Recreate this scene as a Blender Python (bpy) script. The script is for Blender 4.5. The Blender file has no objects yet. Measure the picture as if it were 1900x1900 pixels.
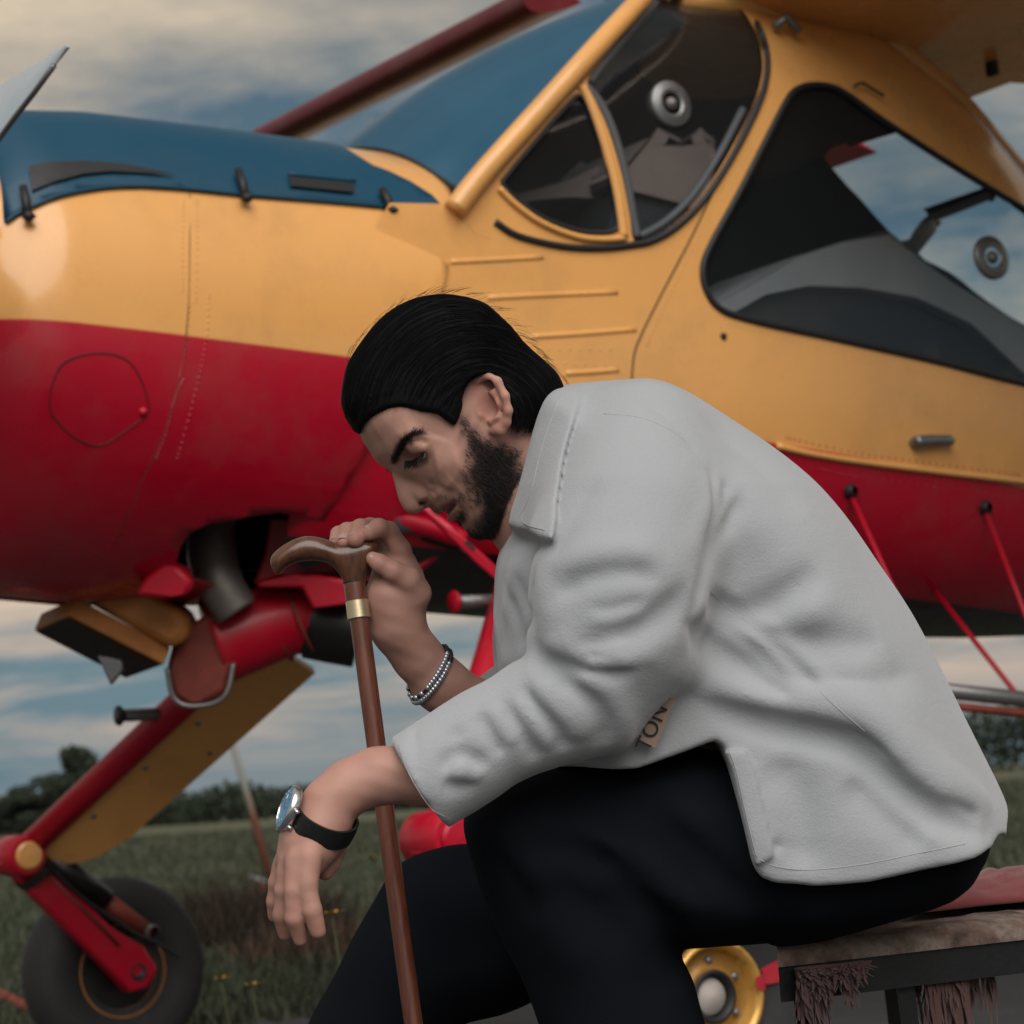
import bpy, bmesh, math, random
import numpy as np
from mathutils import Vector, Matrix, noise
from mathutils.geometry import delaunay_2d_cdt, tessellate_polygon
random.seed(7); rng=np.random.default_rng(7)
SC=bpy.context.scene; COL=SC.collection
# ------------------------------------------------------------------ camera
F=4670.; CAMH=.645; RHO=math.radians(3.7); TH=math.atan(528*math.cos(RHO)/F)
C0=np.array([0,0,CAMH])
CF=np.array([0,math.cos(TH),math.sin(TH)]); _r0=np.array([1.,0,0]); _u0=np.array([0,-math.sin(TH),math.cos(TH)])
CR=math.cos(RHO)*_r0-math.sin(RHO)*_u0; CU=math.sin(RHO)*_r0+math.cos(RHO)*_u0
cam=bpy.data.cameras.new('camera'); camo=bpy.data.objects.new('camera',cam); COL.objects.link(camo)
cam.sensor_width=36; cam.lens=F/1900*36; cam.clip_start=.05; cam.clip_end=5000
camo.matrix_world=Matrix(((CR[0],CU[0],-CF[0],0),(CR[1],CU[1],-CF[1],0),(CR[2],CU[2],-CF[2],CAMH),(0,0,0,1)))
cam.dof.use_dof=True; cam.dof.focus_distance=2.47; cam.dof.aperture_fstop=11.5
SC.camera=camo
# ------------------------------------------------------------------ world, sun, exposure
W=bpy.data.worlds.new('World'); SC.world=W; W.use_nodes=True
SUN_EL=math.radians(45); SUN_AZ=math.radians(174)      # azimuth clockwise from +Y: behind the camera, over the right shoulder
def build_world():
    nt=W.node_tree; N=nt.nodes; Lk=nt.links; N.clear()
    def nd(t,**k):
        n=N.new(t)
        for a,b in k.items(): setattr(n,a,b)
        return n
    def mth(op,a,b=None,c=None):
        n=nd('ShaderNodeMath',operation=op)
        for i,v in enumerate((a,b,c)):
            if v is None: continue
            if isinstance(v,(int,float)): n.inputs[i].default_value=v
            else: Lk.new(v,n.inputs[i])
        return n.outputs[0]
    def mix(f,a,b):
        n=nd('ShaderNodeMix',data_type='RGBA')
        for s,v in ((0,f),(6,a),(7,b)):
            if isinstance(v,(int,float)): n.inputs[s].default_value=v
            elif isinstance(v,tuple): n.inputs[s].default_value=(*v,1)
            else: Lk.new(v,n.inputs[s])
        return n.outputs[2]
    def ramp(f,pts):
        n=nd('ShaderNodeValToRGB'); cr=n.color_ramp
        while len(cr.elements)<len(pts): cr.elements.new(.5)
        for e,(p,c) in zip(cr.elements,pts): e.position=p; e.color=(*c,1) if isinstance(c,tuple) else (c,c,c,1)
        Lk.new(f,n.inputs[0]); return n.outputs[0]
    def noise_(vec,scale,det,rough=.55,dist=0.):
        n=nd('ShaderNodeTexNoise'); n.inputs['Scale'].default_value=scale; n.inputs['Detail'].default_value=det
        n.inputs['Roughness'].default_value=rough; n.inputs['Distortion'].default_value=dist; Lk.new(vec,n.inputs['Vector']); return n.outputs[0]
    sky=nd('ShaderNodeTexSky',sky_type='NISHITA'); sky.sun_disc=False; sky.sun_elevation=SUN_EL; sky.sun_rotation=SUN_AZ
    sky.air_density=1.2; sky.dust_density=2.5; sky.ozone_density=2.
    tc=nd('ShaderNodeTexCoord'); sp=nd('ShaderNodeSeparateXYZ'); Lk.new(tc.outputs['Generated'],sp.inputs[0])
    z=mth('MAXIMUM',sp.outputs[2],0.); q=mth('ADD',z,.10)
    cb=nd('ShaderNodeCombineXYZ'); Lk.new(mth('DIVIDE',sp.outputs[0],q),cb.inputs[0]); Lk.new(mth('DIVIDE',sp.outputs[1],q),cb.inputs[1])
    off=nd('ShaderNodeVectorMath',operation='ADD'); Lk.new(cb.outputs[0],off.inputs[0]); off.inputs[1].default_value=CLOUD_OFF
    v=off.outputs[0]
    n1=noise_(v,.42,7,.6,.5); n2=noise_(v,1.4,6,.6,.3); n3=noise_(v,.8,3,.5)
    base=nd('ShaderNodeVectorMath',operation='SCALE'); Lk.new(sky.outputs[0],base.inputs[0]); base.inputs['Scale'].default_value=.024
    skyc=mix(.72,base.outputs[0],ramp(z,[(0.,(.085,.140,.172)),(.07,(.068,.125,.160)),(.22,(.046,.082,.106)),(1.,(.035,.06,.085))]))
    cover=ramp(mth('ADD',mth('MULTIPLY',n1,.72),mth('MULTIPLY',n2,.28)),[(.41,0.),(.56,1.)])
    lit=ramp(n3,[(.36,(.085,.108,.122)),(.62,(.40,.325,.235))])
    low=mix(ramp(z,[(0.,1.),(.16,0.)]),lit,(.40,.290,.215))
    col=mix(mth('MULTIPLY',cover,ramp(z,[(.015,.12),(.055,1.)])),skyc,low)
    bg=nd('ShaderNodeBackground'); Lk.new(col,bg.inputs[0]); bg.inputs[1].default_value=1.
    out=nd('ShaderNodeOutputWorld'); Lk.new(bg.outputs[0],out.inputs[0])
CLOUD_OFF=(12.4,4.4,0.)
build_world()
sl=bpy.data.lights.new('sun','SUN'); sl.energy=1.5; sl.angle=math.radians(60); sl.color=(1.,.965,.93)
so=bpy.data.objects.new('sun',sl); COL.objects.link(so)
_sd=Vector((math.sin(SUN_AZ)*math.cos(SUN_EL),math.cos(SUN_AZ)*math.cos(SUN_EL),math.sin(SUN_EL)))
so.rotation_euler=(-_sd).to_track_quat('-Z','Y').to_euler(); so.location=_sd*30
SC.view_settings.view_transform='Standard'; SC.view_settings.look='None'; SC.view_settings.gamma=1; SC.view_settings.exposure=.95
SC.render.engine='CYCLES'
try: SC.cycles.use_denoising=True
except Exception: pass
SC.cycles.max_bounces=8; SC.cycles.transparent_max_bounces=16
# ------------------------------------------------------------------ helpers
def ray(px,py): return CF+CR*((px-950)/F)+CU*((950-py)/F)
def P(px,py,d): return C0+d*ray(px,py)
def onz(px,py,z=0.):
    r=ray(px,py); return C0+r*((z-CAMH)/r[2])
def proj(p):
    q=np.asarray(p,float)-C0; d=q@CF; return np.stack([950+F*(q@CR)/d,950-F*(q@CU)/d,d],-1)
def mesh(name,v,f,mat=None,parent=None,smooth=True,auto=None):
    me=bpy.data.meshes.new(name); me.from_pydata([tuple(map(float,x)) for x in v],[],[tuple(map(int,x)) for x in f]); me.update()
    if smooth and len(me.polygons): me.polygons.foreach_set('use_smooth',[True]*len(me.polygons))
    if mat: me.materials.append(mat)
    o=bpy.data.objects.new(name,me); COL.objects.link(o)
    if parent: o.parent=parent
    if auto is not None: sharp(o,auto)
    return o
def sharp(o,deg):
    bm=bmesh.new(); bm.from_mesh(o.data); c=math.radians(deg)
    for e in bm.edges:
        e.smooth=not(len(e.link_faces)==2 and e.calc_face_angle(0)>c)
    bm.to_mesh(o.data); bm.free()
def fixn(o):
    bm=bmesh.new(); bm.from_mesh(o.data); bmesh.ops.recalc_face_normals(bm,faces=bm.faces); bm.to_mesh(o.data); bm.free(); return o
def empty(name,loc=(0,0,0),rz=0,**k):
    o=bpy.data.objects.new(name,None); COL.objects.link(o); o.location=loc; o.rotation_euler=(0,0,rz); o.empty_display_size=.1
    for a,b in k.items(): o[a]=b
    return o
def tag(o,**k):
    for a,b in k.items(): o[a]=b
    return o
def catmull(pts,n=8,closed=False):
    p=np.asarray(pts,float); m=len(p); out=[]
    rngi=range(m if closed else m-1)
    for i in rngi:
        if closed: a,b,c,d=p[(i-1)%m],p[i],p[(i+1)%m],p[(i+2)%m]
        else: a,b,c,d=p[max(i-1,0)],p[i],p[i+1],p[min(i+2,m-1)]
        for t in np.linspace(0,1,n,endpoint=False):
            out.append(.5*((2*b)+(c-a)*t+(2*a-5*b+4*c-d)*t*t+(3*b-a-3*c+d)*t**3))
    if not closed: out.append(p[-1])
    return np.array(out)
def tube(pts,r,seg=10,closed=False,caps=True,flat=None):
    """verts, faces of a swept tube; r scalar or list; flat=(axis,scale) squashes the ring"""
    p=np.asarray(pts,float); m=len(p); rr=np.broadcast_to(np.asarray(r,float),(m,)) if np.ndim(r)<=1 else r
    V=[];Fc=[]
    if closed: T=np.roll(p,-1,0)-np.roll(p,1,0)
    else: T=np.gradient(p,axis=0)
    T/=np.linalg.norm(T,axis=1)[:,None]+1e-12
    up=np.array([0,0,1.]) if abs(T[0][2])<.9 else np.array([1.,0,0])
    nrm=np.cross(T[0],up); nrm/=np.linalg.norm(nrm)
    for i in range(m):
        nrm=nrm-T[i]*(nrm@T[i]); nrm/=np.linalg.norm(nrm)+1e-12; b=np.cross(T[i],nrm)
        for k in range(seg):
            a=2*math.pi*k/seg; V.append(p[i]+rr[i]*(math.cos(a)*nrm+math.sin(a)*b))
    for i in range(m if closed else m-1):
        j=(i+1)%m
        for k in range(seg):
            Fc.append((i*seg+k,i*seg+(k+1)%seg,j*seg+(k+1)%seg,j*seg+k))
    if caps and not closed:
        Fc.append(tuple(range(seg))[::-1]); Fc.append(tuple((m-1)*seg+k for k in range(seg)))
    return V,Fc
def merge(parts):
    V=[];Fc=[]
    for v,f in parts:
        o=len(V); V+=list(v); Fc+=[tuple(i+o for i in q) for q in f]
    return V,Fc
def lathe(prof,seg,org,axis,up=None):
    """prof [(r,h)], revolve about axis through org"""
    ax=np.asarray(axis,float); ax/=np.linalg.norm(ax)
    u=np.cross(ax,[0,0,1.] if abs(ax[2])<.9 else [1.,0,0]); u/=np.linalg.norm(u); w=np.cross(ax,u); V=[];Fc=[]
    for r,h in prof:
        for k in range(seg):
            a=2*math.pi*k/seg; V.append(np.asarray(org)+ax*h+r*(math.cos(a)*u+math.sin(a)*w))
    for i in range(len(prof)-1):
        for k in range(seg):
            Fc.append((i*seg+k,i*seg+(k+1)%seg,(i+1)*seg+(k+1)%seg,(i+1)*seg+k))
    return V,Fc
def slab(poly,d0,d1,bev=0.):
    """polygon list of 3D points front (d0) and back (d1): both Nx3"""
    n=len(d0); V=list(d0)+list(d1)
    tri=tessellate_polygon([[Vector(x) for x in d0]])
    Fc=[tuple(t) for t in tri]+[tuple(i+n for i in t[::-1]) for t in tri]
    Fc+=[(i,(i+1)%n,n+(i+1)%n,n+i) for i in range(n)]
    return V,Fc
def pslab(px,d,th):
    """traced outline at depth d (scalar or per-point), th thick away from the camera along the view axis"""
    d=np.broadcast_to(np.asarray(d,float),(len(px),))
    a=np.array([P(x,y,dd) for (x,y),dd in zip(px,d)]); return slab(None,a,a+CF*th)
def box(c,sx,sy,sz,ax=None):
    c=np.asarray(c,float); ax=np.eye(3) if ax is None else np.asarray(ax,float)
    V=[c+ax[0]*sx*i/2+ax[1]*sy*j/2+ax[2]*sz*k/2 for i in(-1,1) for j in(-1,1) for k in(-1,1)]
    return V,[(0,1,3,2),(4,6,7,5),(0,4,5,1),(2,3,7,6),(0,2,6,4),(1,5,7,3)]
def bevel(o,w=.004,seg=2):
    m=o.modifiers.new('bevel','BEVEL'); m.width=w; m.segments=seg; m.limit_method='ANGLE'; m.angle_limit=math.radians(35); return o
# ------------------------------------------------------------------ materials
class NT:
    def __init__(s,name):
        s.m=bpy.data.materials.new(name); s.m.use_nodes=True; s.nt=s.m.node_tree; s.N=s.nt.nodes; s.L=s.nt.links
        s.b=s.N['Principled BSDF']; s.out=s.N['Material Output']; s._tc=None
    def nd(s,t,**k):
        n=s.N.new(t)
        for a,b in k.items(): setattr(n,a,b)
        return n
    def setin(s,n,i,v):
        if isinstance(v,(int,float)): n.inputs[i].default_value=v
        elif isinstance(v,tuple): n.inputs[i].default_value=(*v,1) if len(v)==3 and n.inputs[i].type=='RGBA' else v
        else: s.L.new(v,n.inputs[i])
    def co(s,which='Object'):
        if not s._tc: s._tc=s.nd('ShaderNodeTexCoord')
        return s._tc.outputs[which]
    def xyz(s,which='Object'):
        n=s.nd('ShaderNodeSeparateXYZ'); s.L.new(s.co(which),n.inputs[0]); return n.outputs
    def math(s,op,*a):
        n=s.nd('ShaderNodeMath',operation=op)
        for i,v in enumerate(a): s.setin(n,i,v)
        return n.outputs[0]
    def mix(s,f,a,b,mode='MIX'):
        n=s.nd('ShaderNodeMix',data_type='RGBA',blend_type=mode); s.setin(n,0,f); s.setin(n,6,a); s.setin(n,7,b); return n.outputs[2]
    def ramp(s,f,pts):
        n=s.nd('ShaderNodeValToRGB'); cr=n.color_ramp
        while len(cr.elements)<len(pts): cr.elements.new(.5)
        for e,(p,c) in zip(cr.elements,pts): e.position=p; e.color=(*c,1) if isinstance(c,tuple) else (c,c,c,1)
        s.setin(n,0,f); return n.outputs[0]
    def noise(s,scale,det=4,rough=.5,vec=None,stretch=None,dist=0.):
        n=s.nd('ShaderNodeTexNoise'); n.inputs['Scale'].default_value=scale; n.inputs['Detail'].default_value=det; n.inputs['Roughness'].default_value=rough; n.inputs['Distortion'].default_value=dist
        v=vec or s.co()
        if stretch:
            mp=s.nd('ShaderNodeMapping'); mp.inputs['Scale'].default_value=stretch; s.L.new(v,mp.inputs[0]); v=mp.outputs[0]
        s.L.new(v,n.inputs['Vector']); return n.outputs[0]
    def bump(s,h,strength=.3,dist=.002):
        n=s.nd('ShaderNodeBump'); n.inputs['Strength'].default_value=strength; n.inputs['Distance'].default_value=dist; s.L.new(h,n.inputs['Height'])
        s.L.new(n.outputs[0],s.b.inputs['Normal']); return n
    def set(s,**k):
        for a,v in k.items():
            s.setin(s.b,a.replace('_',' '),v)
        return s
def simple(name,col,rough=.5,metal=0.,var=.12,scale=30.,bump=0.,**k):
    t=NT(name); n=t.noise(scale,5,.6)
    c=t.mix(n,tuple(x*(1-var) for x in col),tuple(min(1,x*(1+var)) for x in col))
    t.set(Base_Color=c,Metallic=metal,Roughness=t.math('MULTIPLY_ADD',t.noise(scale*2.3,4),.25,rough-.12),**k)
    if bump: t.bump(t.noise(scale*3,6,.6),bump,.003)
    return t.m
# ------------------------------------------------------------------ ground, grass, trees
def apron_side(x,y):  # >0 on the paved apron (near side)
    return APR[0]*x+APR[1]*y+APR[2]
_p,_q=onz(430,1905),onz(1900,1735)
_n=np.array([-( _q-_p)[1],(_q-_p)[0]]); _n/=np.linalg.norm(_n)
if _n@(np.array([0,0])-_p[:2])<0: _n=-_n
APR=(_n[0],_n[1],-float(_n@_p[:2]))
def gz(x,y): return .05*noise.noise((x*.11,y*.11,3.))*min(1,max(0,(math.hypot(x,y)-9)/20))
def m_ground():
    t=NT('meadow_soil'); n=t.noise(.5,6,.6); n2=t.noise(9.,6,.65); n3=t.noise(.05,3)
    c=t.mix(n2,(.030,.037,.020),(.078,.078,.046)); c=t.mix(t.ramp(n,[(.4,0.),(.65,1.)]),c,(.10,.092,.046)); c=t.mix(t.ramp(n3,[(.4,0.),(.6,1.)]),c,t.mix(n2,(.055,.07,.03),(.10,.10,.045)))
    t.set(Base_Color=c,Roughness=.95); t.bump(n2,.8,.05); return t.m
xs=np.concatenate([-np.geomspace(1200,12,26),np.linspace(-11,11,45),np.geomspace(12,1200,26)])
ys=np.concatenate([np.linspace(-20,30,80),np.geomspace(31,1600,40)])
V=[];Fc=[]
for y in ys:
    for x in xs: V.append((x,y,gz(x,y)-.004))
nx=len(xs)
for j in range(len(ys)-1):
    for i in range(nx-1): Fc.append((j*nx+i,j*nx+i+1,(j+1)*nx+i+1,(j+1)*nx+i))
tag(mesh('ground',V,Fc,m_ground()),kind='structure')
t=NT('weathered_tarmac'); n=t.noise(60,6,.7); n2=t.noise(3.,5,.6,stretch=(1,6,1)); n3=t.noise(260,3,.6)
c=t.mix(n,(.028,.03,.034),(.07,.07,.072)); c=t.mix(t.ramp(n2,[(.45,0.),(.7,.8)]),c,(.10,.097,.09)); t.set(Base_Color=c,Roughness=.85); t.bump(n3,.7,.006)
e1,e2=_p[:2]+( _p-_q)[:2]*6,_q[:2]+(_q-_p)[:2]*6
a2,b2=e1+_n*14,e2+_n*14
# apron with an uneven edge against the grass
edge=[]
for k in range(241):
    u=k/240; b=e1*(1-u)+e2*u; b=b+_n*(.12*noise.noise((u*60,0,0))+.05*noise.noise((u*300,4,0))); edge.append((b[0],b[1],.004))
V=edge+[(b2[0],b2[1],.004),(a2[0],a2[1],.004)]
tag(mesh('apron',V,[tuple(range(len(V)))],t.m,smooth=False),kind='structure')
# grass blades, one uncountable mass
def m_grass():
    t=NT('meadow_grass'); oi=t.nd('ShaderNodeAttribute'); oi.attribute_name='tone'; 
    c=t.ramp(oi.outputs['Fac'],[(0.,(.026,.036,.020)),(.5,(.050,.060,.032)),(.8,(.092,.088,.054)),(1.,(.14,.118,.08))])
    t.set(Base_Color=c,Roughness=.8); return t.m
def blades(pts,h,w,lean,tone,name,mat,parent=None):
    n=len(pts); ang=rng.uniform(0,2*math.pi,n); la=rng.uniform(0,2*math.pi,n); ll=lean*h*rng.uniform(.2,1,n)
    sx=np.stack([np.cos(ang),np.sin(ang),np.zeros(n)],1)*w[:,None]*.5; ln=np.stack([np.cos(la),np.sin(la),np.zeros(n)],1)*ll[:,None]; up=np.zeros((n,3)); up[:,2]=h
    V=np.empty((n,5,3)); V[:,0]=pts-sx; V[:,1]=pts+sx; V[:,2]=pts+sx*.75+up*.55+ln*.35; V[:,3]=pts-sx*.75+up*.55+ln*.35; V[:,4]=pts+up*.97+ln
    b=np.arange(n)*5; me=bpy.data.meshes.new(name)
    f4=np.stack([b,b+1,b+2,b+3],1); f3=np.stack([b+3,b+2,b+4],1)
    me.vertices.add(n*5); me.vertices.foreach_set('co',V.reshape(-1).astype(np.float32)); me.loops.add(n*7)
    li=np.concatenate([f4,f3],1).reshape(-1); me.loops.foreach_set('vertex_index',li.astype(np.int32)); me.polygons.add(n*2)
    ls=np.stack([np.arange(n)*7,np.arange(n)*7+4],1).reshape(-1); me.polygons.foreach_set('loop_start',ls.astype(np.int32))
    me.update(calc_edges=True); me.validate()
    at=me.attributes.new('tone','FLOAT','POINT'); at.data.foreach_set('value',np.repeat(tone,5).astype(np.float32))
    me.materials.append(mat); o=bpy.data.objects.new(name,me); COL.objects.link(o)
    if parent: o.parent=parent
    return o
MG=m_grass()
def scatter(n,dmin,dmax,pxa=-250,pxb=2150):
    d=np.exp(rng.uniform(np.log(dmin),np.log(dmax),n)); x=(rng.uniform(pxa,pxb,n)-950)/F*d; return x,d
x,d=scatter(230000,3.6,90,-900,2700); s=APR[0]*x+APR[1]*d+APR[2]; k=s<.02+.1*rng.random(len(s)); x,d=x[k],d[k]
patch=np.array([noise.noise((a*.35,b*.35,1.)) for a,b in zip(x,d)])
z=np.array([gz(a,b) for a,b in zip(x,d)])
h=(.035+.065*rng.random(len(x))+.04*np.clip(patch,-.5,1))*np.clip(.8+d/40,.8,2.2); tone=np.clip(.40+.35*patch+.13*rng.standard_normal(len(x)),0,1)
tag(blades(np.stack([x,d,z-.01],1),h,.004+.0016*d*rng.uniform(.5,1,len(x)),.7,tone,'grass',MG),kind='stuff',label='rough green and straw coloured meadow grass behind the aeroplane',category='grass')
# brown clump of dried weeds between the wheels
def tuft(name,px,py,n,spread,hh,tlo,thi,label,cat,group=None,z0=0):
    c=onz(px,py); r=spread*np.sqrt(rng.random(n)); a=rng.uniform(0,6.28,n)
    pts=np.stack([r*np.cos(a)*1.25,r*np.sin(a),np.full(n,-.01)],1); hs=hh*rng.uniform(.45,1,n)*(1-.45*(r/spread)**2)
    root=empty(name,tuple(c),label=label,category=cat)
    if group: root['group']=group
    o=blades(pts,hs,rng.uniform(.006,.016,n),.6,rng.uniform(tlo,thi,n),'stems',MW,root); o['kind']='stuff'; return root
t=NT('dried_weed'); at=t.nd('ShaderNodeAttribute'); at.attribute_name='tone'; t.set(Base_Color=t.ramp(at.outputs['Fac'],[(0.,(.018,.014,.010)),(.5,(.06,.04,.026)),(1.,(.16,.10,.07))]),Roughness=.9); MW=t.m
tuft('dried_weed_clump',452,1768,2600,.42,.46,.0,.6,'dark brown clump of dried weeds in the grass beyond the hanging hand','weed clump')
tuft('straw_tuft',590,1790,700,.30,.30,.3,1.,'short straw coloured tuft beside the dark weed clump','grass tuft')
# flowers
MPET=simple('yellow_petal',(.62,.36,.04),.6); MSTEM=simple('flower_stem',(.07,.085,.03),.7)
for i,(px,py,d,hh,lab) in enumerate([(616,1696,5.4,.20,'yellow wild flower on a pale stem just right of the hanging fingertips'),(409,1817,6.0,.06,'low yellow flower in the grass right of the far tyre'),(466,1829,5.9,.06,'low yellow flower in the grass below the dark weed clump'),(668,1578,9.,.25,'tall yellow flower seen between the hanging hand and the walking cane'),(690,1592,8.6,.2,'small yellow flower close beside the walking cane')]):
    top=P(px,py,d); g=onz(px,1900); base=np.array([top[0]+.01,top[1],gz(top[0],top[1])-.01])
    r=empty('wild_flower',tuple(base),label=lab,category='flower',group='yellow flowers in the meadow')
    v,f=tube(catmull([(0,0,0),(.008,0,(top[2])*.5),tuple(top-base)],5),.0025,6); mesh('stem',v,f,MSTEM,r)
    pp=[]
    for k in range(14):
        a=k*2.399; rr=.011+.009*(k%3); q=top-base; dv=np.array([math.cos(a),math.sin(a),.25]); s=np.array([-math.sin(a),math.cos(a),0])*.006
        pp.append(([q,q+dv*rr*.6+s,q+dv*rr*1.1,q+dv*rr*.6-s],[(0,1,2,3)]))
    v,f=merge(pp); mesh('petals',v,f,MPET,r)
# far trees
t=NT('far_foliage'); t.set(Base_Color=t.mix(t.noise(.8,4),(.012,.022,.014),(.04,.055,.028)),Roughness=.9); MF=t.m; MBARK=simple('bark',(.05,.04,.032),.9)
def crown_pts(n,c,r):
    q=rng.standard_normal((n,3)); q/=np.linalg.norm(q,axis=1)[:,None]; q*=(rng.random(n)**.4)[:,None]
    return np.asarray(c)+q*np.asarray(r)
def leaves(name,pts,size,mat,parent):
    n=len(pts); a=rng.standard_normal((n,3)); a/=np.linalg.norm(a,axis=1)[:,None]; b=np.cross(a,rng.standard_normal((n,3))); b/=np.linalg.norm(b,axis=1)[:,None]
    s=(size*rng.uniform(.5,1.2,n))[:,None]; V=np.stack([pts-a*s,pts+b*s*.6,pts+a*s,pts-b*s*.6],1).reshape(-1,3); f=np.arange(n*4).reshape(n,4)
    me=bpy.data.meshes.new(name); me.from_pydata(V.tolist(),[],f.tolist()); me.materials.append(mat); o=bpy.data.objects.new(name,me); COL.objects.link(o)
    if parent: o.parent=parent
    return o
def tree(px,d,H,Wd,label,group=None):
    g=onz(px,1900); x=(px-950)/F*d; r=empty('field_tree',(x,d,0),label=label,category='tree')
    if group: r['group']=group
    parts=[tube([(0,0,-.2),(.1,0,H*.3),(0,.1,H*.75)],[.035*H,.025*H,.008*H],8)]
    for k in range(6):
        a=k*1.1; parts.append(tube([(0,0,H*(.25+.06*k)),(math.cos(a)*Wd*.4,math.sin(a)*Wd*.4,H*(.45+.07*k))],[.014*H,.005*H],6))
    v,f=merge(parts); mesh('trunk',v,f,MBARK,r)
    pts=[]
    for k in range(16):
        a=rng.uniform(0,6.28); rr=Wd*.42*rng.random()**.5; zc=H*rng.uniform(.3,.88); pts.append(crown_pts(520,(rr*math.cos(a)*(1.25-zc/H),rr*math.sin(a),zc),(Wd*.2,Wd*.2,H*.12)))
    o=leaves('crown',np.concatenate(pts),.032*H,MF,r); o['kind']='stuff'
tree(118,235,8.0,7.5,'tall round crowned tree standing above the hedge behind the far gear leg')
tree(60,240,5.6,7.,'lower bushy tree beside the round crowned tree above the hedge')
tree(20,238,4.8,7.,'low dark tree at the end of the hedge behind the far wheel knee')
pts=[]
for px in np.arange(-900,2900,26):
    d=250+25*noise.noise((px*.004,0,0)); hh=3.2+1.0*noise.noise((px*.011,5,0))+.7*noise.noise((px*.04,9,0))+(2.8 if px>1500 else 0)+max(0,(px-600)/900)*.6
    x=(px-950)/F*d; pts.append(crown_pts(420,(x,d,hh*.48),(2.6,3,hh*.55)))
tag(leaves('hedgerow',np.concatenate(pts),.33,MF,None),kind='stuff',label='dark line of distant trees and hedge along the field edge',category='hedge')
# ------------------------------------------------------------------ the aeroplane
YAW=math.radians(33); PO=np.array([-.388,5.865,0.]); PA=np.array([math.cos(YAW),math.sin(YAW),0]); PL=np.array([math.sin(YAW),-math.cos(YAW),0])
plane=empty('light_aeroplane',tuple(PO),YAW,label='yellow, red and blue high wing light aeroplane on long sprung landing gear legs',category='aeroplane')
def hit(px,py,l):
    r=ray(px,py); t=((PO-C0)@PL+l)/(r@PL); q=C0+t*r-PO; return float(q@PA),float((C0+t*r)[2])
def loc(p):
    q=np.asarray(p,float)-PO; return np.stack([q@PA,-(q@PL),q[...,2]],-1)
def plP(px,py,d): return loc(P(px,py,d))
def al(a,l,z): return np.array([a,-l,z])
_ca=[-1.06,-1.03,-.98,-.9,-.7,-.4,-.1,.15]
def sec_cowl(a):
    return (np.interp(a,_ca,[2.04,2.10,2.15,2.185,2.20,2.195,2.185,2.18]),np.interp(a,_ca,[1.27,1.22,1.17,1.145,1.125,1.12,1.12,1.12]),np.interp(a,_ca,[.41,.46,.495,.52,.53,.53,.525,.52]),2.15)
_ba=[-.35,0,.5,1.0,1.4,1.7,1.95,2.6,4.,5.6]
def sec_cab(a):
    return (np.interp(a,_ba,[2.62,2.62,2.62,2.63,2.62,2.47,2.28,1.95,1.66,1.52]),np.interp(a,_ba,[1.14,1.12,1.08,1.05,1.03,1.01,1.0,1.0,1.03,1.08]),np.interp(a,_ba,[.46,.50,.55,.57,.565,.55,.51,.38,.22,.10]),np.interp(a,_ba,[3.4,3.4,3.4,3.4,3.4,3.2,3.0,2.6,2.3,2.2]))
def side(sec,a,z):
    zt,zb,w,n=sec(a); t=np.clip(np.abs((z-(zt+zb)/2)/((zt-zb)/2)),0,1); return w*(1-t**n)**(1/n)
def theta_pt(sec,a,th,off=0.):  # th: 0 top .. pi bottom, port positive
    zt,zb,w,n=sec(a); c,s=np.cos(th),np.sin(th); e=2/n
    return np.array([a,-((w+off)*np.sign(s)*abs(s)**e),(zt+zb)/2+((zt-zb)/2+off)*np.sign(c)*abs(c)**e])
def hs(px,py,sec,sgn=1):
    l=.5*sgn
    for _ in range(25):
        a,z=hit(px,py,l); l=l*.5+.5*sgn*float(side(sec,a,z))
    return a,z
def th_of(sec,a,z):
    zt,zb,w,n=sec(a); t=np.clip((z-(zt+zb)/2)/((zt-zb)/2),-1,1); c=np.sign(t)*abs(t)**(n/2); return math.acos(np.clip(c,-1,1))
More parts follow.
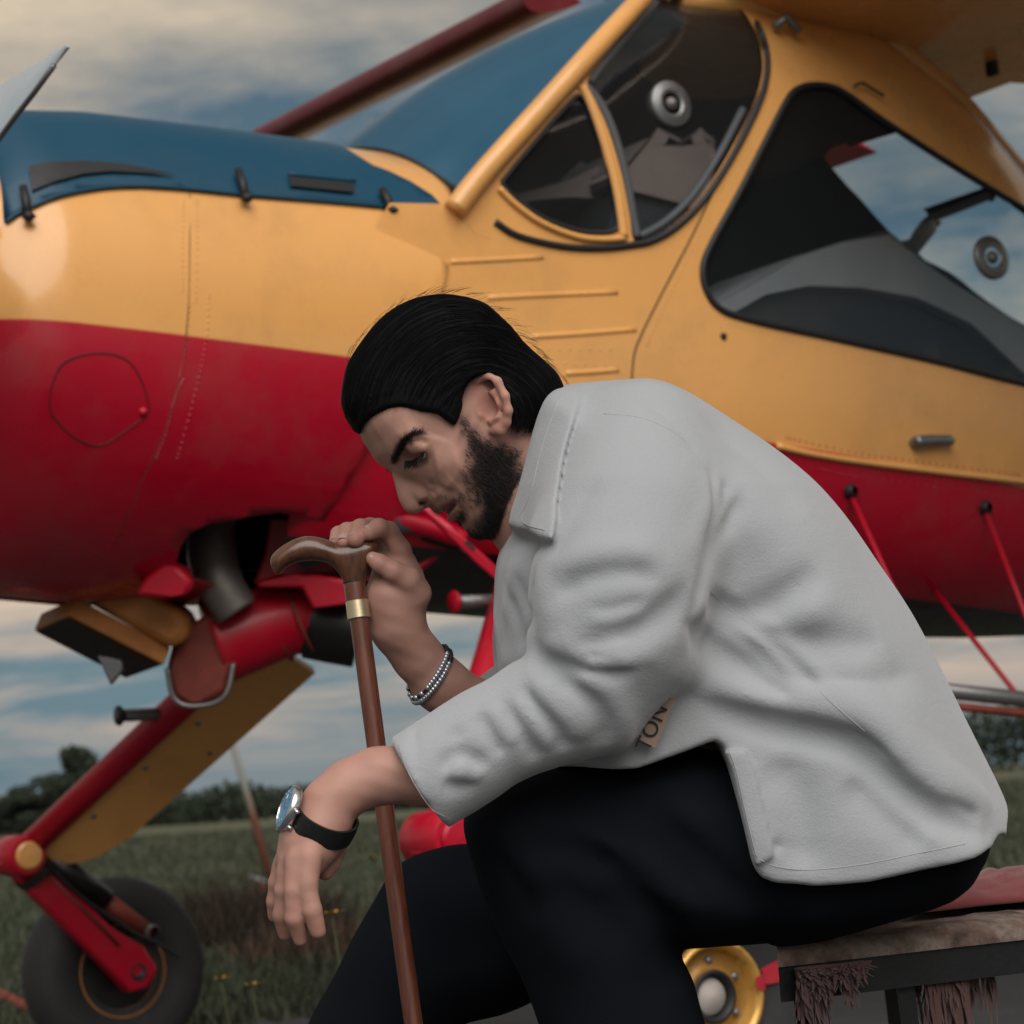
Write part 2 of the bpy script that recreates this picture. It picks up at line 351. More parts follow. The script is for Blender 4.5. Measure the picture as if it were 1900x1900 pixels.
def cdt(outer,holes,fn,step,name,mat,parent,flip=False,thick=None):
    """polygon with holes in a 2D domain, filled with a grid of points and mapped by fn"""
    V=[];E=[]
    for lp in [outer]+holes:
        o=len(V); m=len(lp); V+=[Vector((float(p[0]),float(p[1]))) for p in lp]; E+=[(o+i,o+(i+1)%m) for i in range(m)]
    from_poly=np.array([tuple(p) for p in outer]); mn,mx=from_poly.min(0),from_poly.max(0)
    allp=np.array([tuple(p) for p in V])
    def inside(q,lp):
        x,y=q; r=False; m=len(lp)
        for i in range(m):
            (x0,y0),(x1,y1)=lp[i],lp[(i+1)%m]
            if (y0>y)!=(y1>y) and x<(x1-x0)*(y-y0)/(y1-y0)+x0: r=not r
        return r
    sx,sy=step if isinstance(step,tuple) else (step,step)
    for gx in np.arange(mn[0]+sx/2,mx[0],sx):
        for gy in np.arange(mn[1]+sy/2,mx[1],sy):
            if np.min(((allp-(gx,gy))/(sx,sy)).__pow__(2).sum(1))<.16: continue
            if inside((gx,gy),outer) and not any(inside((gx,gy),h) for h in holes): V.append(Vector((gx,gy)))
    r=delaunay_2d_cdt(V,E,[],0,1e-7); vv=r[0]; ff=[]
    for f in r[2]:
        c=sum((vv[i] for i in f),Vector((0,0)))/len(f)
        if inside((c.x,c.y),outer) and not any(inside((c.x,c.y),h) for h in holes): ff.append(tuple(f[::-1]) if flip else tuple(f))
    PV_=np.array([fn(p.x,p.y) for p in vv]); s_=0.
    for q in ff:
        a_,b_,c_=PV_[q[0]],PV_[q[1]],PV_[q[2]]; s_+=float(np.cross(b_-a_,c_-a_)@((a_+b_+c_)/3-np.array([(a_+b_+c_)[0]/3,0,1.7])))
    if s_<0: ff=[q[::-1] for q in ff]
    o=mesh(name,PV_,ff,mat,parent)
    if thick:
        m=o.modifiers.new('skin','SOLIDIFY'); m.thickness=abs(thick); m.offset=-1 if thick>0 else 1
    return o
# ---- paint
def paint(name,fn,rough=.26,coat=.5,dirt=.30):
    t=NT(name); X=t.xyz(); c=fn(t,X)
    d=t.noise(5.,6,.65); d2=t.noise(38.,5,.7); streak=t.noise(7.,4,.6,stretch=(1,1,.12))
    c=t.mix(t.math('MULTIPLY',t.ramp(d,[(.48,0.),(.75,1.)]),dirt),c,t.mix(.65,c,(.16,.13,.10)))
    c=t.mix(t.math('MULTIPLY',t.ramp(streak,[(.56,0.),(.75,1.)]),dirt*.6),c,t.mix(.6,c,(.10,.08,.06)))
    c=t.mix(t.ramp(d2,[(.70,0.),(.76,.5)]),c,(.12,.09,.07))
    t.set(Base_Color=c,Roughness=t.math('MULTIPLY_ADD',t.noise(9.,5,.6),.22,rough-.08),Coat_Weight=coat,Coat_Roughness=.12)
    t.bump(t.noise(3.6,4,.55),.20,.02); t.b.inputs['Specular IOR Level'].default_value=.38; return t.m
YEL=(.80,.395,.12); RED=(.45,.0012,.020); BLU=(.004,.056,.105); DARK=(.012,.011,.011)
def two(k0,k1,soft=.004):
    def fn(t,X):
        s=t.math('SUBTRACT',X[2],t.math('MULTIPLY_ADD',X[0],k1,k0)); f=t.ramp(t.math('MULTIPLY_ADD',s,1/soft,.5),[(0.,0.),(1.,1.)])
        return t.mix(f,RED,YEL)
    return fn
def cabpaint(t,X):
    s=t.math('SUBTRACT',X[2],t.math('MULTIPLY_ADD',X[0],-.113,1.527)); f=t.ramp(t.math('MULTIPLY_ADD',s,250.,.5),[(0.,0.),(1.,1.)])
    c=t.mix(f,RED,YEL)
    s2=t.math('SUBTRACT',X[2],t.math('MULTIPLY_ADD',X[0],-.09,1.205)); g=t.ramp(t.math('MULTIPLY_ADD',s2,250.,.5),[(0.,0.),(1.,1.)])
    return t.mix(g,DARK,c)
MCOWL=paint('cowl_paint',two(1.575,-.074)); MCAB=paint('cabin_paint',cabpaint)
# inside of the cabin skin is a dark liner
nt=MCAB.node_tree; gm=nt.nodes.new('ShaderNodeNewGeometry'); mxs=nt.nodes.new('ShaderNodeMixShader'); lin=nt.nodes.new('ShaderNodeBsdfDiffuse'); lin.inputs[0].default_value=(.03,.03,.034,1)
nt.links.new(gm.outputs['Backfacing'],mxs.inputs[0]); nt.links.new(nt.nodes['Principled BSDF'].outputs[0],mxs.inputs[1]); nt.links.new(lin.outputs[0],mxs.inputs[2]); nt.links.new(mxs.outputs[0],nt.nodes['Material Output'].inputs[0])
MYEL=paint('yellow_paint',lambda t,X:t.mix(.0,YEL,YEL)); MRED=paint('red_paint',lambda t,X:t.mix(0.,RED,RED),.38,.12,.25); MMAR=paint('maroon_paint',lambda t,X:t.mix(0.,(.115,.003,.008),(.115,.003,.008)),.35,.2,.4); MBLU=paint('blue_paint',lambda t,X:t.mix(0.,BLU,BLU),.42,.05,.08)
MBLK=simple('black_rubber',(.012,.012,.013),.55); MGRY=simple('grey_metal',(.22,.22,.22),.4,.7,bump=.1); MSTEEL=simple('dull_exhaust_steel',(.20,.18,.165),.5,.6,.3,14,.3); MTYRE=simple('tyre_rubber',(.022,.021,.022),.75,bump=.25)
MOIL=simple('oily_black',(.012,.010,.010),.35,.1,.5,12,.4); MRUST=simple('rusty_red_steel',(.20,.035,.022),.6,.1,.5,20,.3); MORG=simple('stained_orange_paint',(.38,.145,.03),.55,0,.45,12,.3)
MLINER=simple('dark_liner',(.028,.028,.032),.8); MSEAT=simple('beige_seat_cloth',(.23,.175,.155),.85,0,.2,18,.2); MGREY=simple('grey_trim_and_reflection',(.34,.34,.35),.8,0,.2,8,.2); MTRIM=simple('charcoal_trim',(.075,.08,.085),.6); MSEAM=simple('seam_dark',(.075,.04,.016),.7)  # grey trim tone is lightened to stand for the reflection in the rear window
def glass(name,tint,body=0.,bcol=(.1,.1,.1),rough=.03):
    t=NT(name); tr=t.nd('ShaderNodeBsdfTransparent'); tr.inputs[0].default_value=(*tint,1); gl=t.nd('ShaderNodeBsdfGlossy'); gl.inputs['Roughness'].default_value=rough
    lw=t.nd('ShaderNodeLayerWeight'); lw.inputs[0].default_value=.5; fac=t.math('MULTIPLY_ADD',t.math('POWER',lw.outputs['Facing'],5.),.8,.045); m=t.nd('ShaderNodeMixShader'); t.L.new(fac,m.inputs[0])
    df=t.nd('ShaderNodeBsdfDiffuse'); df.inputs[0].default_value=(*bcol,1); m2=t.nd('ShaderNodeMixShader')
    t.setin(m2,0,t.math('MULTIPLY_ADD',t.noise(4.,5,.6),body*.7,body*.65) if body else 0.); t.L.new(tr.outputs[0],m2.inputs[1]); t.L.new(df.outputs[0],m2.inputs[2])
    t.L.new(m2.outputs[0],m.inputs[1]); t.L.new(gl.outputs[0],m.inputs[2]); t.L.new(m.outputs[0],t.out.inputs[0]); return t.m
MGLASS=glass('window_acrylic',(.93,.97,.98),.05,(.2,.23,.25)); MWIND=None
t=NT('blue_tinted_windscreen'); n=t.noise(5.,5,.6); t.set(Base_Color=t.mix(n,(.016,.075,.135),(.030,.115,.185)),Roughness=t.math('MULTIPLY_ADD',n,.2,.22)); t.b.inputs['Specular IOR Level'].default_value=.30; tr=t.nd('ShaderNodeBsdfTransparent'); tr.inputs[0].default_value=(.25,.42,.55,1); mx_=t.nd('ShaderNodeMixShader'); mx_.inputs[0].default_value=.88; t.L.new(tr.outputs[0],mx_.inputs[1]); t.L.new(t.b.outputs[0],mx_.inputs[2]); t.L.new(mx_.outputs[0],t.out.inputs[0]); MWIND=t.m
# ---- cowling
rear=[hs(x,y,sec_cowl) for x,y in [(850,398),(846,440),(832,500),(815,560),(775,640),(735,720),(690,815),(650,890),(602,965)]]
low=[hs(x,y,sec_cowl) for x,y in [(560,958),(520,951),(470,957),(430,966),(390,972),(352,988),(335,1015),(326,1045)]]
AT=[(a,th_of(sec_cowl,a,z)) for a,z in rear+low]
thb=AT[-1][1]
outer=[(-1.045,t) for t in np.linspace(-math.pi+.02,math.pi-.02,60)]
endp=[(AT[-1][0]+.05,thb+.06),(AT[-1][0]+.06,thb+.12),(-.36,math.pi*.93),(-.36,math.pi-.02)]
aft=AT+endp
aft_full=[(a,-t) for a,t in aft[::-1]]+[(.10,t) for t in np.linspace(-AT[0][1]*.8,AT[0][1]*.8,9)]+aft
outer=outer+aft_full[::-1]
cowl=cdt(outer,[],lambda a,t:theta_pt(sec_cowl,a,t),(.03,.055),'engine_cowling',MCOWL,plane,thick=.006)
# front lip ring and dark inside
ring=[theta_pt(sec_cowl,-1.045,t) for t in np.linspace(0,2*math.pi,64,endpoint=False)]
v,f=tube(ring,.016,8,True); mesh('cowl_lip',v,f,MBLK,cowl)
prof=[(.02,-.80),(.30,-.82),(.44,-.80)]
v,f=lathe([(.001,-.80),(.36,-.80),(.47,-.82)],40,al(0,0,1.655),(1,0,0)); mesh('engine_baffle',v,f,MOIL,plane)
v,f=lathe([(.001,-1.1),(.13,-1.08),(.17,-1.0),(.18,-.8)],30,al(0,0,1.66),(1,0,0)); mesh('crankcase',v,f,MGRY,plane)
for k in range(9):
    a=k*2*math.pi/9; d=np.array([0,math.sin(a),math.cos(a)])
    v,f=lathe([(.055,.14),(.07,.16),(.055,.175),(.07,.19),(.055,.205),(.07,.22),(.055,.235),(.07,.25),(.055,.265),(.07,.28),(.06,.36),(.03,.40)],14,al(-.9,0,1.66),d); mesh('cylinder',v,f,MGRY,plane)
# blue top panel
bl=[hs(x,y,sec_cowl) for x,y in [(8,416),(40,395),(90,373),(150,358),(220,350),(340,354),(460,366),(600,377),(720,388),(828,397)]]
br=[hs(x,y,sec_cowl) for x,y in [(800,366),(760,341),(720,322),(690,311)]]
BT=[(max(a,-1.04),th_of(sec_cowl,a,z)) for a,z in bl]; BR=[(a,th_of(sec_cowl,a,z)) for a,z in br]
po=[(a,t) for a,t in BT+BR]; po=po+[(a,-t) for a,t in po[::-1]]
blue=cdt(po,[],lambda a,t:theta_pt(sec_cowl,a,t,.007),(.04,.05),'cowl_top_panel',MBLU,plane,thick=.006)
ed=[theta_pt(sec_cowl,a,t,.007) for a,t in catmull(BT,4)]; v,f=tube(ed,.004,6); mesh('panel_edge',v,f,MBLU,blue)
def surfpt(px,py,sec,off=0.):
    a,z=hs(px,py,sec); return theta_pt(sec,a,th_of(sec,a,z),off)
def line(pxs,sec,r,off,name,mat,parent,n=6,closed=False):
    q=catmull([surfpt(x,y,sec,off) for x,y in pxs],n,closed); v,f=tube(q,r,6,closed); return mesh(name,v,f,mat,parent)
# dark air trench along the blue panel
tp=[(50,318),(90,310),(160,308),(230,314),(290,326),(325,334),(280,331),(200,327),(150,332),(100,345),(55,362)]
hp=[hs(x,y,sec_cowl) for x,y in tp]; cdt([(a,th_of(sec_cowl,a,z)) for a,z in hp],[],lambda a,t:theta_pt(sec_cowl,a,t,.0145),(.05,.04),'cooling_trench',MBLK,blue)
hp=[hs(x,y,sec_cowl) for x,y in [(532,337),(652,350),(653,366),(534,354)]]; cdt([(a,th_of(sec_cowl,a,z)) for a,z in hp],[],lambda a,t:theta_pt(sec_cowl,a,t,.0145),(.05,.03),'vent_slot',MBLK,blue)
line([(530,334),(655,347)],sec_cowl,.004,.016,'vent_lip',MBLU,blue)
for (x0,y0,x1,y1) in [(37,360,46,408),(436,330,450,375),(703,365,719,398)]:
    a,b=surfpt(x0,y0,sec_cowl,.02),surfpt(x1,y1,sec_cowl,.016)
    v,f=tube([a,a*.5+b*.5+al(0,.004,0),b],[.009,.010,.009],8); v2,f2=tube([b+al(0,.004,.006),b+al(0,.008,-.004),b+al(0,.004,-.014)],[.006,.015,.006],10)
    v,f=merge([(v,f),(v2,f2)]); mesh('cowl_latch',v,f,MBLK,cowl)
# seams, rivets, round hatch
line([(352,358),(352,450),(350,560),(343,640),(330,720),(305,800),(270,880),(235,960),(215,1010)],sec_cowl,.0011,.0002,'panel_seam',MSEAM,cowl)
riv=[]
for pl in [[(352,560),(345,640),(335,700)],[(388,545),(384,620),(372,690),(352,770),(330,850)],[(340,705),(325,740),(310,800),(290,850)]]:
    q=catmull(pl,7)
    for x,y in q:
        p=surfpt(x,y,sec_cowl,.000); riv.append(lathe([(.0034,0),(.0024,.0012),(.0004,.0016)],6,p,al(0,1,0)))
for x0,x1,y in [(1000,1150,648),(1010,1150,676)]:
    for x in np.arange(x0,x1,19): riv.append(lathe([(.0034,0),(.0024,.0012),(.0004,.0016)],6,surfpt(x,y+rng.uniform(-1,1),sec_cab,0),al(0,1,0)))
for pl in [[(365,372),(366,450),(363,560)],[(340,372),(339,450),(338,540)]]:
    for x,y in catmull(pl,9): riv.append(lathe([(.0030,0),(.0022,.0010),(.0004,.0014)],6,surfpt(x,y,sec_cowl,0),al(0,1,0)))
for pl,n_ in [([(1428,170),(1395,240),(1340,345),(1290,450),(1235,560),(1200,640)],9),([(1350,600),(1500,640),(1700,690),(1890,735)],12),([(1460,812),(1600,842),(1750,862),(1890,880)],12),([(870,415),(880,430),(905,440)],4),([(1520,870),(1600,885),(1750,905),(1890,925)],10)]:
    for x,y in catmull(pl,n_): riv.append(lathe([(.0030,0),(.0022,.0010),(.0004,.0014)],6,surfpt(x,y,sec_cab,0),al(0,1,0)))
MRIV=simple('rivet_paint',(.26,.11,.035),.5,0,.5,200); v,f=merge(riv); tag(mesh('rivets',v,f,MCOWL,cowl),kind='stuff')
hat=[(186,655),(235,668),(262,705),(276,752),(272,768),(240,795),(187,826),(140,812),(105,780),(92,752),(100,705),(125,668)]
MHS=simple('dark_red_seam',(.085,.004,.007),.6); line(hat,sec_cowl,.0017,.0004,'hatch_seam',MHS,cowl,8,True)
v,f=lathe([(.010,0),(.007,.005),(.0005,.007)],10,surfpt(266,764,sec_cowl,.001),al(0,1,0)); mesh('hatch_fastener',v,f,MRED,cowl)
# ---- cabin shell
W1q=[(1075,178),(1088,190),(1102,228),(1126,300),(1140,370),(1146,415),(1140,428),(1115,432),(1070,427),(1010,405),(962,372),(934,343),(942,325),(1000,256),(1058,190)]
W1m=[(1090,150),(1120,108),(1180,32),(1215,-12),(1250,-35),(1310,-32),(1362,2),(1398,50),(1414,100),(1413,145),(1395,200),(1350,288),(1300,366),(1250,416),(1205,442),(1176,447),(1168,400),(1152,320),(1128,240),(1104,185)]
W2=[(1505,158),(1545,162),(1580,182),(1640,225),(1760,303),(1900,388),(2050,478),(2180,556),(2240,600),(2262,660),(2255,740),(2225,790),(2160,782),(2050,752),(1900,712),(1700,662),(1500,618),(1385,592),(1335,573),(1310,540),(1303,500),(1318,455),(1370,360),(1420,262),(1455,195),(1475,168)]
def loop(px,sgn=1): return [hs(x,y,sec_cab,sgn) for x,y in catmull(px,3,True)]
H1=[(1533,292),(1580,262),(1640,248),(1700,280),(1806,346),(1752,374),(1708,412),(1673,447),(1600,370)]
H2=[(1706,470),(1752,412),(1802,378),(1850,364),(1910,395),(2020,470),(2100,540),(2080,640),(1990,640),(1900,602),(1830,556),(1765,505)]
def shell_outer():
    o=[(-.33,1.20),(-.33,1.60),(-.12,1.95),(.045,1.955),(.30,2.19),(.60,2.48),(.71,2.575)]
    for a in np.linspace(.85,5.5,40):
        zt,zb,w,n=sec_cab(a); o.append((a,zt-.02*(zt-zb)))
    for a in np.linspace(5.5,-.25,40):
        zt,zb,w,n=sec_cab(a); o.append((a,zb+.02*(zt-zb)))
    return o
so_=shell_outer()
def fp(a,z,off=0.,s=1): return np.array([a,-s*(float(side(sec_cab,a,z))+off),z])
cab=cdt(so_,[loop(W1q),loop(W1m),loop(W2)],lambda a,z:fp(a,z),.06,'cabin_side',MCAB,plane)
def exit_pt(px,py):
    """where a sight line through the near windows leaves the cabin on the far side"""
    r=ray(px,py); pr=None
    for l in np.linspace(.3,-.62,500):
        a,z=hit(px,py,l); zt,zb,w,n=sec_cab(a)
        if z>zt-.004 or (l<0 and -l>float(side(sec_cab,a,min(z,zt)))): break
        pr=(a,l,z)
    a,l,z=pr; th=th_of(sec_cab,a,z); return (a,-th if l<0 else th)
def th_edge(a,s):
    zt,zb,w,n=sec_cab(a); return th_of(sec_cab,a,(zt-.02*(zt-zb)) if s>0 else (zb+.02*(zt-zb)))
AR=np.linspace(.85,5.5,40)
fo=[(a,th_edge(a,1)) for a in AR]+[(a,-th_edge(a,-1)) for a in np.linspace(5.5,-.25,40)]+[(a,-th_of(sec_cab,a,z)) for a,z in so_[0:7]]
HL1=[exit_pt(x,y) for x,y in catmull(H1,3,True)]; HL2=[exit_pt(x,y) for x,y in catmull(H2,3,True)]
far=cdt(fo,[HL1,HL2],lambda a,t:theta_pt(sec_cab,a,t),(.08,.09),'cabin_side',MCAB,plane)
V=[];Fc=[];A_=np.linspace(-.25,5.5,50)
for a in A_:
    zt,zb,w,n=sec_cab(a); zz=zb+.02*(zt-zb); l=float(side(sec_cab,a,zz))
    for k in np.linspace(-1,1,7): V.append((a,-l*k,zz-.02*(zt-zb)*(1-k*k)))
for i in range(len(A_)-1):
    for k in range(6): Fc.append((i*7+k,i*7+k+1,(i+1)*7+k+1,(i+1)*7+k)[::-1])
mesh('belly_skin',V,Fc,MOIL,plane)
# panes, gaskets, trims
def pane(px,name='window_pane',sgn=1,off=-.006,mat=MGLASS):
    return cdt(loop(px,sgn),[],lambda a,z:fp(a,z,off,sgn),.08,name,mat,plane,flip=sgn<0)
for px in (W1q,W1m,W2): pane(px)
for lp in (HL1,HL2): cdt(lp,[],lambda a,t:theta_pt(sec_cab,a,t,-.006),(.08,.09),'window_pane',MGLASS,plane)
bow=[exit_pt(x,y) for x,y in [(1690,458),(1730,412),(1778,376),(1828,352),(1870,345)]]; v,f=tube([theta_pt(sec_cab,a,t,-.02) for a,t in bow],.013,8); mesh('window_bow',v,f,MGREY,plane)
def gask(px,r,off,name,mat,closed=True,n=4): 
    q=catmull([fp(*hs(x,y,sec_cab),off) for x,y in px],n,closed); v,f=tube(q,r,8,closed); return mesh(name,v,f,mat,plane)
gask(W2,.0085,.001,'window_seal',MBLK); gask(W1q,.006,.0,'window_seal',MBLK)
gask([(918,412),(960,438),(1040,457),(1110,461),(1172,455),(1210,447),(1256,420),(1306,370),(1357,292),(1402,204),(1420,148),(1421,98),(1404,46),(1366,-4),(1312,-38),(1250,-42)],.0085,.002,'window_seal',MBLK,False)
gask([(1098,152),(1126,112),(1186,38),(1222,0)],.013,-.012,'window_trim',MTRIM,False); gask([(1092,160),(1116,190),(1140,240),(1163,320),(1178,400),(1186,440)],.013,-.010,'window_trim',MTRIM,False)
gask([(1190,438),(1240,410),(1290,362),(1340,286),(1385,200)],.010,-.014,'window_trim',MTRIM,False)
# yellow frame of the quarter light, door pillar
gask([(1078,160),(1096,195),(1122,270),(1142,345),(1152,405),(1156,440)],.013,.001,'quarter_light_frame',MYEL,False); gask([(925,350),(955,380),(1005,415),(1070,440),(1120,445),(1158,442)],.008,.004,'quarter_light_frame',MYEL,False)
q=[fp(*hs(x,y,sec_cab),.012) for x,y in [(838,392),(865,355),(905,308),(1000,203),(1100,92),(1190,-5),(1240,-60)]]
v,f=tube(catmull(q,4),.026,12); mesh('windscreen_pillar',v,f,MYEL,plane)
gask([(888,345),(935,292),(1000,222),(1068,150)],.006,.020,'pillar_seam',MSEAM,False)
# door lines, swages, keyhole, handle
for px in ([(1412,165),(1390,215),(1340,320),(1285,435),(1230,540),(1190,620),(1176,660),(1172,705)],):
    gask(px,.0022,.0005,'door_seam',MSEAM,False)
for px in ([(836,486),(900,483),(1008,477)],[(905,553),(1000,548),(1146,542)],[(985,625),(1080,619),(1180,611)],[(1050,693),(1100,690),(1148,686)]):
    gask(px,.0075,-.0035,'pressed_swage',MCAB,False)
v,f=lathe([(.009,0),(.008,.004),(.001,.005)],10,fp(*hs(1342,624,sec_cab)),al(0,1,0)); mesh('door_lock',v,f,MBLK,plane)
hp=[fp(*hs(x,y,sec_cab),.018) for x,y in [(1690,822),(1725,819),(1758,820)]]; v,f=tube(catmull(hp,4),[.015]*4+[.014]*4+[.010],10); v2,f2=lathe([(.014,0),(.014,.02)],12,fp(*hs(1694,822,sec_cab)),al(0,1,0)); v,f=merge([(v,f),(v2,f2)]); mesh('door_handle',v,f,MGRY,plane)
gask([(1440,828),(1500,842),(1600,858),(1750,877),(1900,895),(2050,915)],.008,.004,'door_sill',MYEL,False)
v,f=tube(catmull([fp(*hs(x,y,sec_cab),.02) for x,y in [(1575,165),(1590,158),(1610,170),(1630,182)]],4),.004,6); mesh('placard_hinge',v,f,MSEAM,plane)
# vents in the panes
for x,y in ((1245,193),(1840,478)):
    p=fp(*hs(x,y,sec_cab),.0); n=al(0,1,.05)
    v,f=lathe([(.026,.004),(.034,.012),(.040,.006),(.052,.006),(.057,.002),(.057,-.006)],32,p,n); mesh('air_vent',v,f,MGRY,plane)
    v,f=lathe([(.0005,.016),(.012,.012),(.017,.004),(.017,0)],18,p,n); mesh('vent_knob',v,f,MSTEEL,plane)
# interior
def interior(px,l,th,name,mat):
    a=np.array([al(*[hit(x,y,l)[0],l,hit(x,y,l)[1]]) for x,y in px]); b=a+al(0,-th,0); v,f=slab(None,a,b); o=mesh(name,v,f,mat,plane,auto=50); bevel(o,.012,3); return o
interior([(1148,318),(1195,262),(1222,246),(1262,262),(1300,246),(1318,262),(1326,300),(1312,345),(1292,382),(1262,368),(1200,352),(1148,340)],.22,.34,'seat_back',MSEAT)
interior([(1120,440),(1150,352),(1225,366),(1275,385),(1260,470),(1100,520)],.20,.30,'seat_back',MLINER)
interior([(925,362),(985,352),(1060,336),(1110,312),(1122,330),(1132,372),(1060,366),(990,372),(930,384)],.1,.25,'instrument_coaming',MSEAT)
interior([(1330,566),(1400,522),(1480,474),(1560,452),(1650,438),(1690,468),(1760,520),(1900,606),(2050,680),(2050,720),(1900,690),(1800,600),(1700,552),(1600,534),(1500,530),(1420,546),(1360,578)],.18,.35,'reflection_band',MGREY)  # added grey solid imitating the band reflected in the rear window glass
interior([(1320,585),(1400,552),(1500,536),(1620,540),(1720,562),(1820,615),(1900,690),(2050,730),(2050,900),(1320,760)],.14,.28,'rear_seat',MLINER)
v,f=box(al(.9,0,1.25),2.0,.8,.03); mesh('cabin_floor',v,f,MLINER,plane)
v,f=box(al(.10,0,1.66),.02,.80,.56); mesh('instrument_panel',v,f,MLINER,plane)
# windscreen
zc=lambda a:float(sec_cowl(a)[0])
basep=[al(.065,.478,1.958),al(.105,.45,1.985)]+[al(a_,l_,float(theta_pt(sec_cowl,a_,math.asin(min(1,(l_/.52))**(2.15/2)))[2])) for a_,l_ in ((.10,.38),(.06,.28),(.025,.15))]
basep=np.array(basep); base=catmull(np.concatenate([basep,[(.01,0,zc(0))],(basep*[1,-1,1])[::-1]]),4)
topp=np.array([fp(.64,2.515,.0),al(.76,.36,2.60),al(.86,.2,2.66),al(.90,.0,2.68),al(.86,-.2,2.66),al(.76,-.36,2.60),fp(.64,2.515,.0,-1)])
top=catmull(topp,8); nb=40
def resamp(q,n):
    s=np.concatenate([[0],np.cumsum(np.linalg.norm(np.diff(q,axis=0),axis=1))]); u=np.linspace(0,s[-1],n); return np.stack([np.interp(u,s,q[:,k]) for k in range(3)],1)
B_,T_=resamp(base,nb),resamp(top,nb); V=[];Fc=[]; m=14
for i in range(m+1):
    u=i/m
    for k in range(nb):
        q=B_[k]*(1-u)+T_[k]*u; bul=.05*math.sin(math.pi*u)*math.sin(math.pi*k/(nb-1)); V.append(q+np.array([-.6*bul,0,.8*bul]))
for i in range(m):
    for k in range(nb-1): Fc.append((i*nb+k,i*nb+k+1,(i+1)*nb+k+1,(i+1)*nb+k))
mesh('windscreen',V,Fc,MWIND,plane)
v,f=tube(B_+np.array([0,0,.004]),.007,6); mesh('windscreen_seal',v,f,MBLK,plane)
v,f=tube(T_+np.array([0,0,.004]),.014,8); mesh('roof_front_frame',v,f,MYEL,plane)
V=list(T_)+[np.array([.86,p[1]*1.0,float(np.interp(abs(p[1]),[0,.3,.5],[2.68,2.645,2.56]))]) for p in T_]; mesh('roof_fairing',V,[(k,k+1,nb+k+1,nb+k) for k in range(nb-1)],MYEL,plane)
# crescent deck between blue panel and windscreen is the cowl itself (yellow)
# ---- wings
def airfoil(n=14):
    up=[];lo=[]
    for k in range(n+1):
        x=.5*(1-math.cos(math.pi*k/n)); t=.62*(.2969*math.sqrt(x)-.126*x-.3516*x*x+.2843*x**3-.1036*x**4); up.append((x,t*1.25)); lo.append((x,-t*.72))
    return up[::-1]+lo[1:-1]
AF=airfoil()
def wing(l0,l1,a0,ch,zL,slope,name,mat,thick=1.,dih=.02):
    V=[];m=len(AF)
    for l in (l0,l1):
        for x,t in AF: V.append(al(a0+x*ch,l,zL-slope*x*ch+t*ch*thick+abs(l)*dih))
    Fc=[(i,(i+1)%m,m+(i+1)%m,m+i) for i in range(m)]+[tuple(range(m))[::-1],tuple(range(m,2*m))]
    return fixn(mesh(name,V,Fc,mat,plane,auto=40))
wing(.20,5.4,.86,1.40,2.615,.06,'wing',MYEL,1.25); wing(-.30,-5.4,1.16,1.0,2.74,.11,'wing',MYEL,1.3); wing(-.36,.36,1.06,1.10,2.66,.10,'wing_centre_section',MYEL,1.5)
for s in (1,-1):
    wing(s*.62,s*5.3,2.1,.20,2.60,.30,'wing_flap',MRED,.7) if s<0 else wing(.56,5.3,1.80,.72,2.50,.20,'wing_flap',MMAR,.8)
    wing(s*.58,s*5.3,.99,.20,2.855,-.10,'leading_edge_slat',MMAR,3.6)
# wing root fairing against the cabin roof
fr=[];
for a in np.linspace(.80,2.15,18): fr.append(fp(a,min(2.56,float(sec_cab(a)[0])-.06),.0))
v,f=tube(fr,.035,10); mesh('wing_root_fairing',v,f,MYEL,plane)
v,f=tube([fp(1.0,2.47,.02),fp(1.03,2.50,.05),fp(1.06,2.46,.03)],.012,8); mesh('door_hinge',v,f,MGRY,plane)
# flap hinge bracket hanging under the red flap
p=plP(1840,120,6.75); v,f=box(p+al(0,0,.05),.02,.03,.16); mesh('flap_bracket',v,f,MBLK,plane)
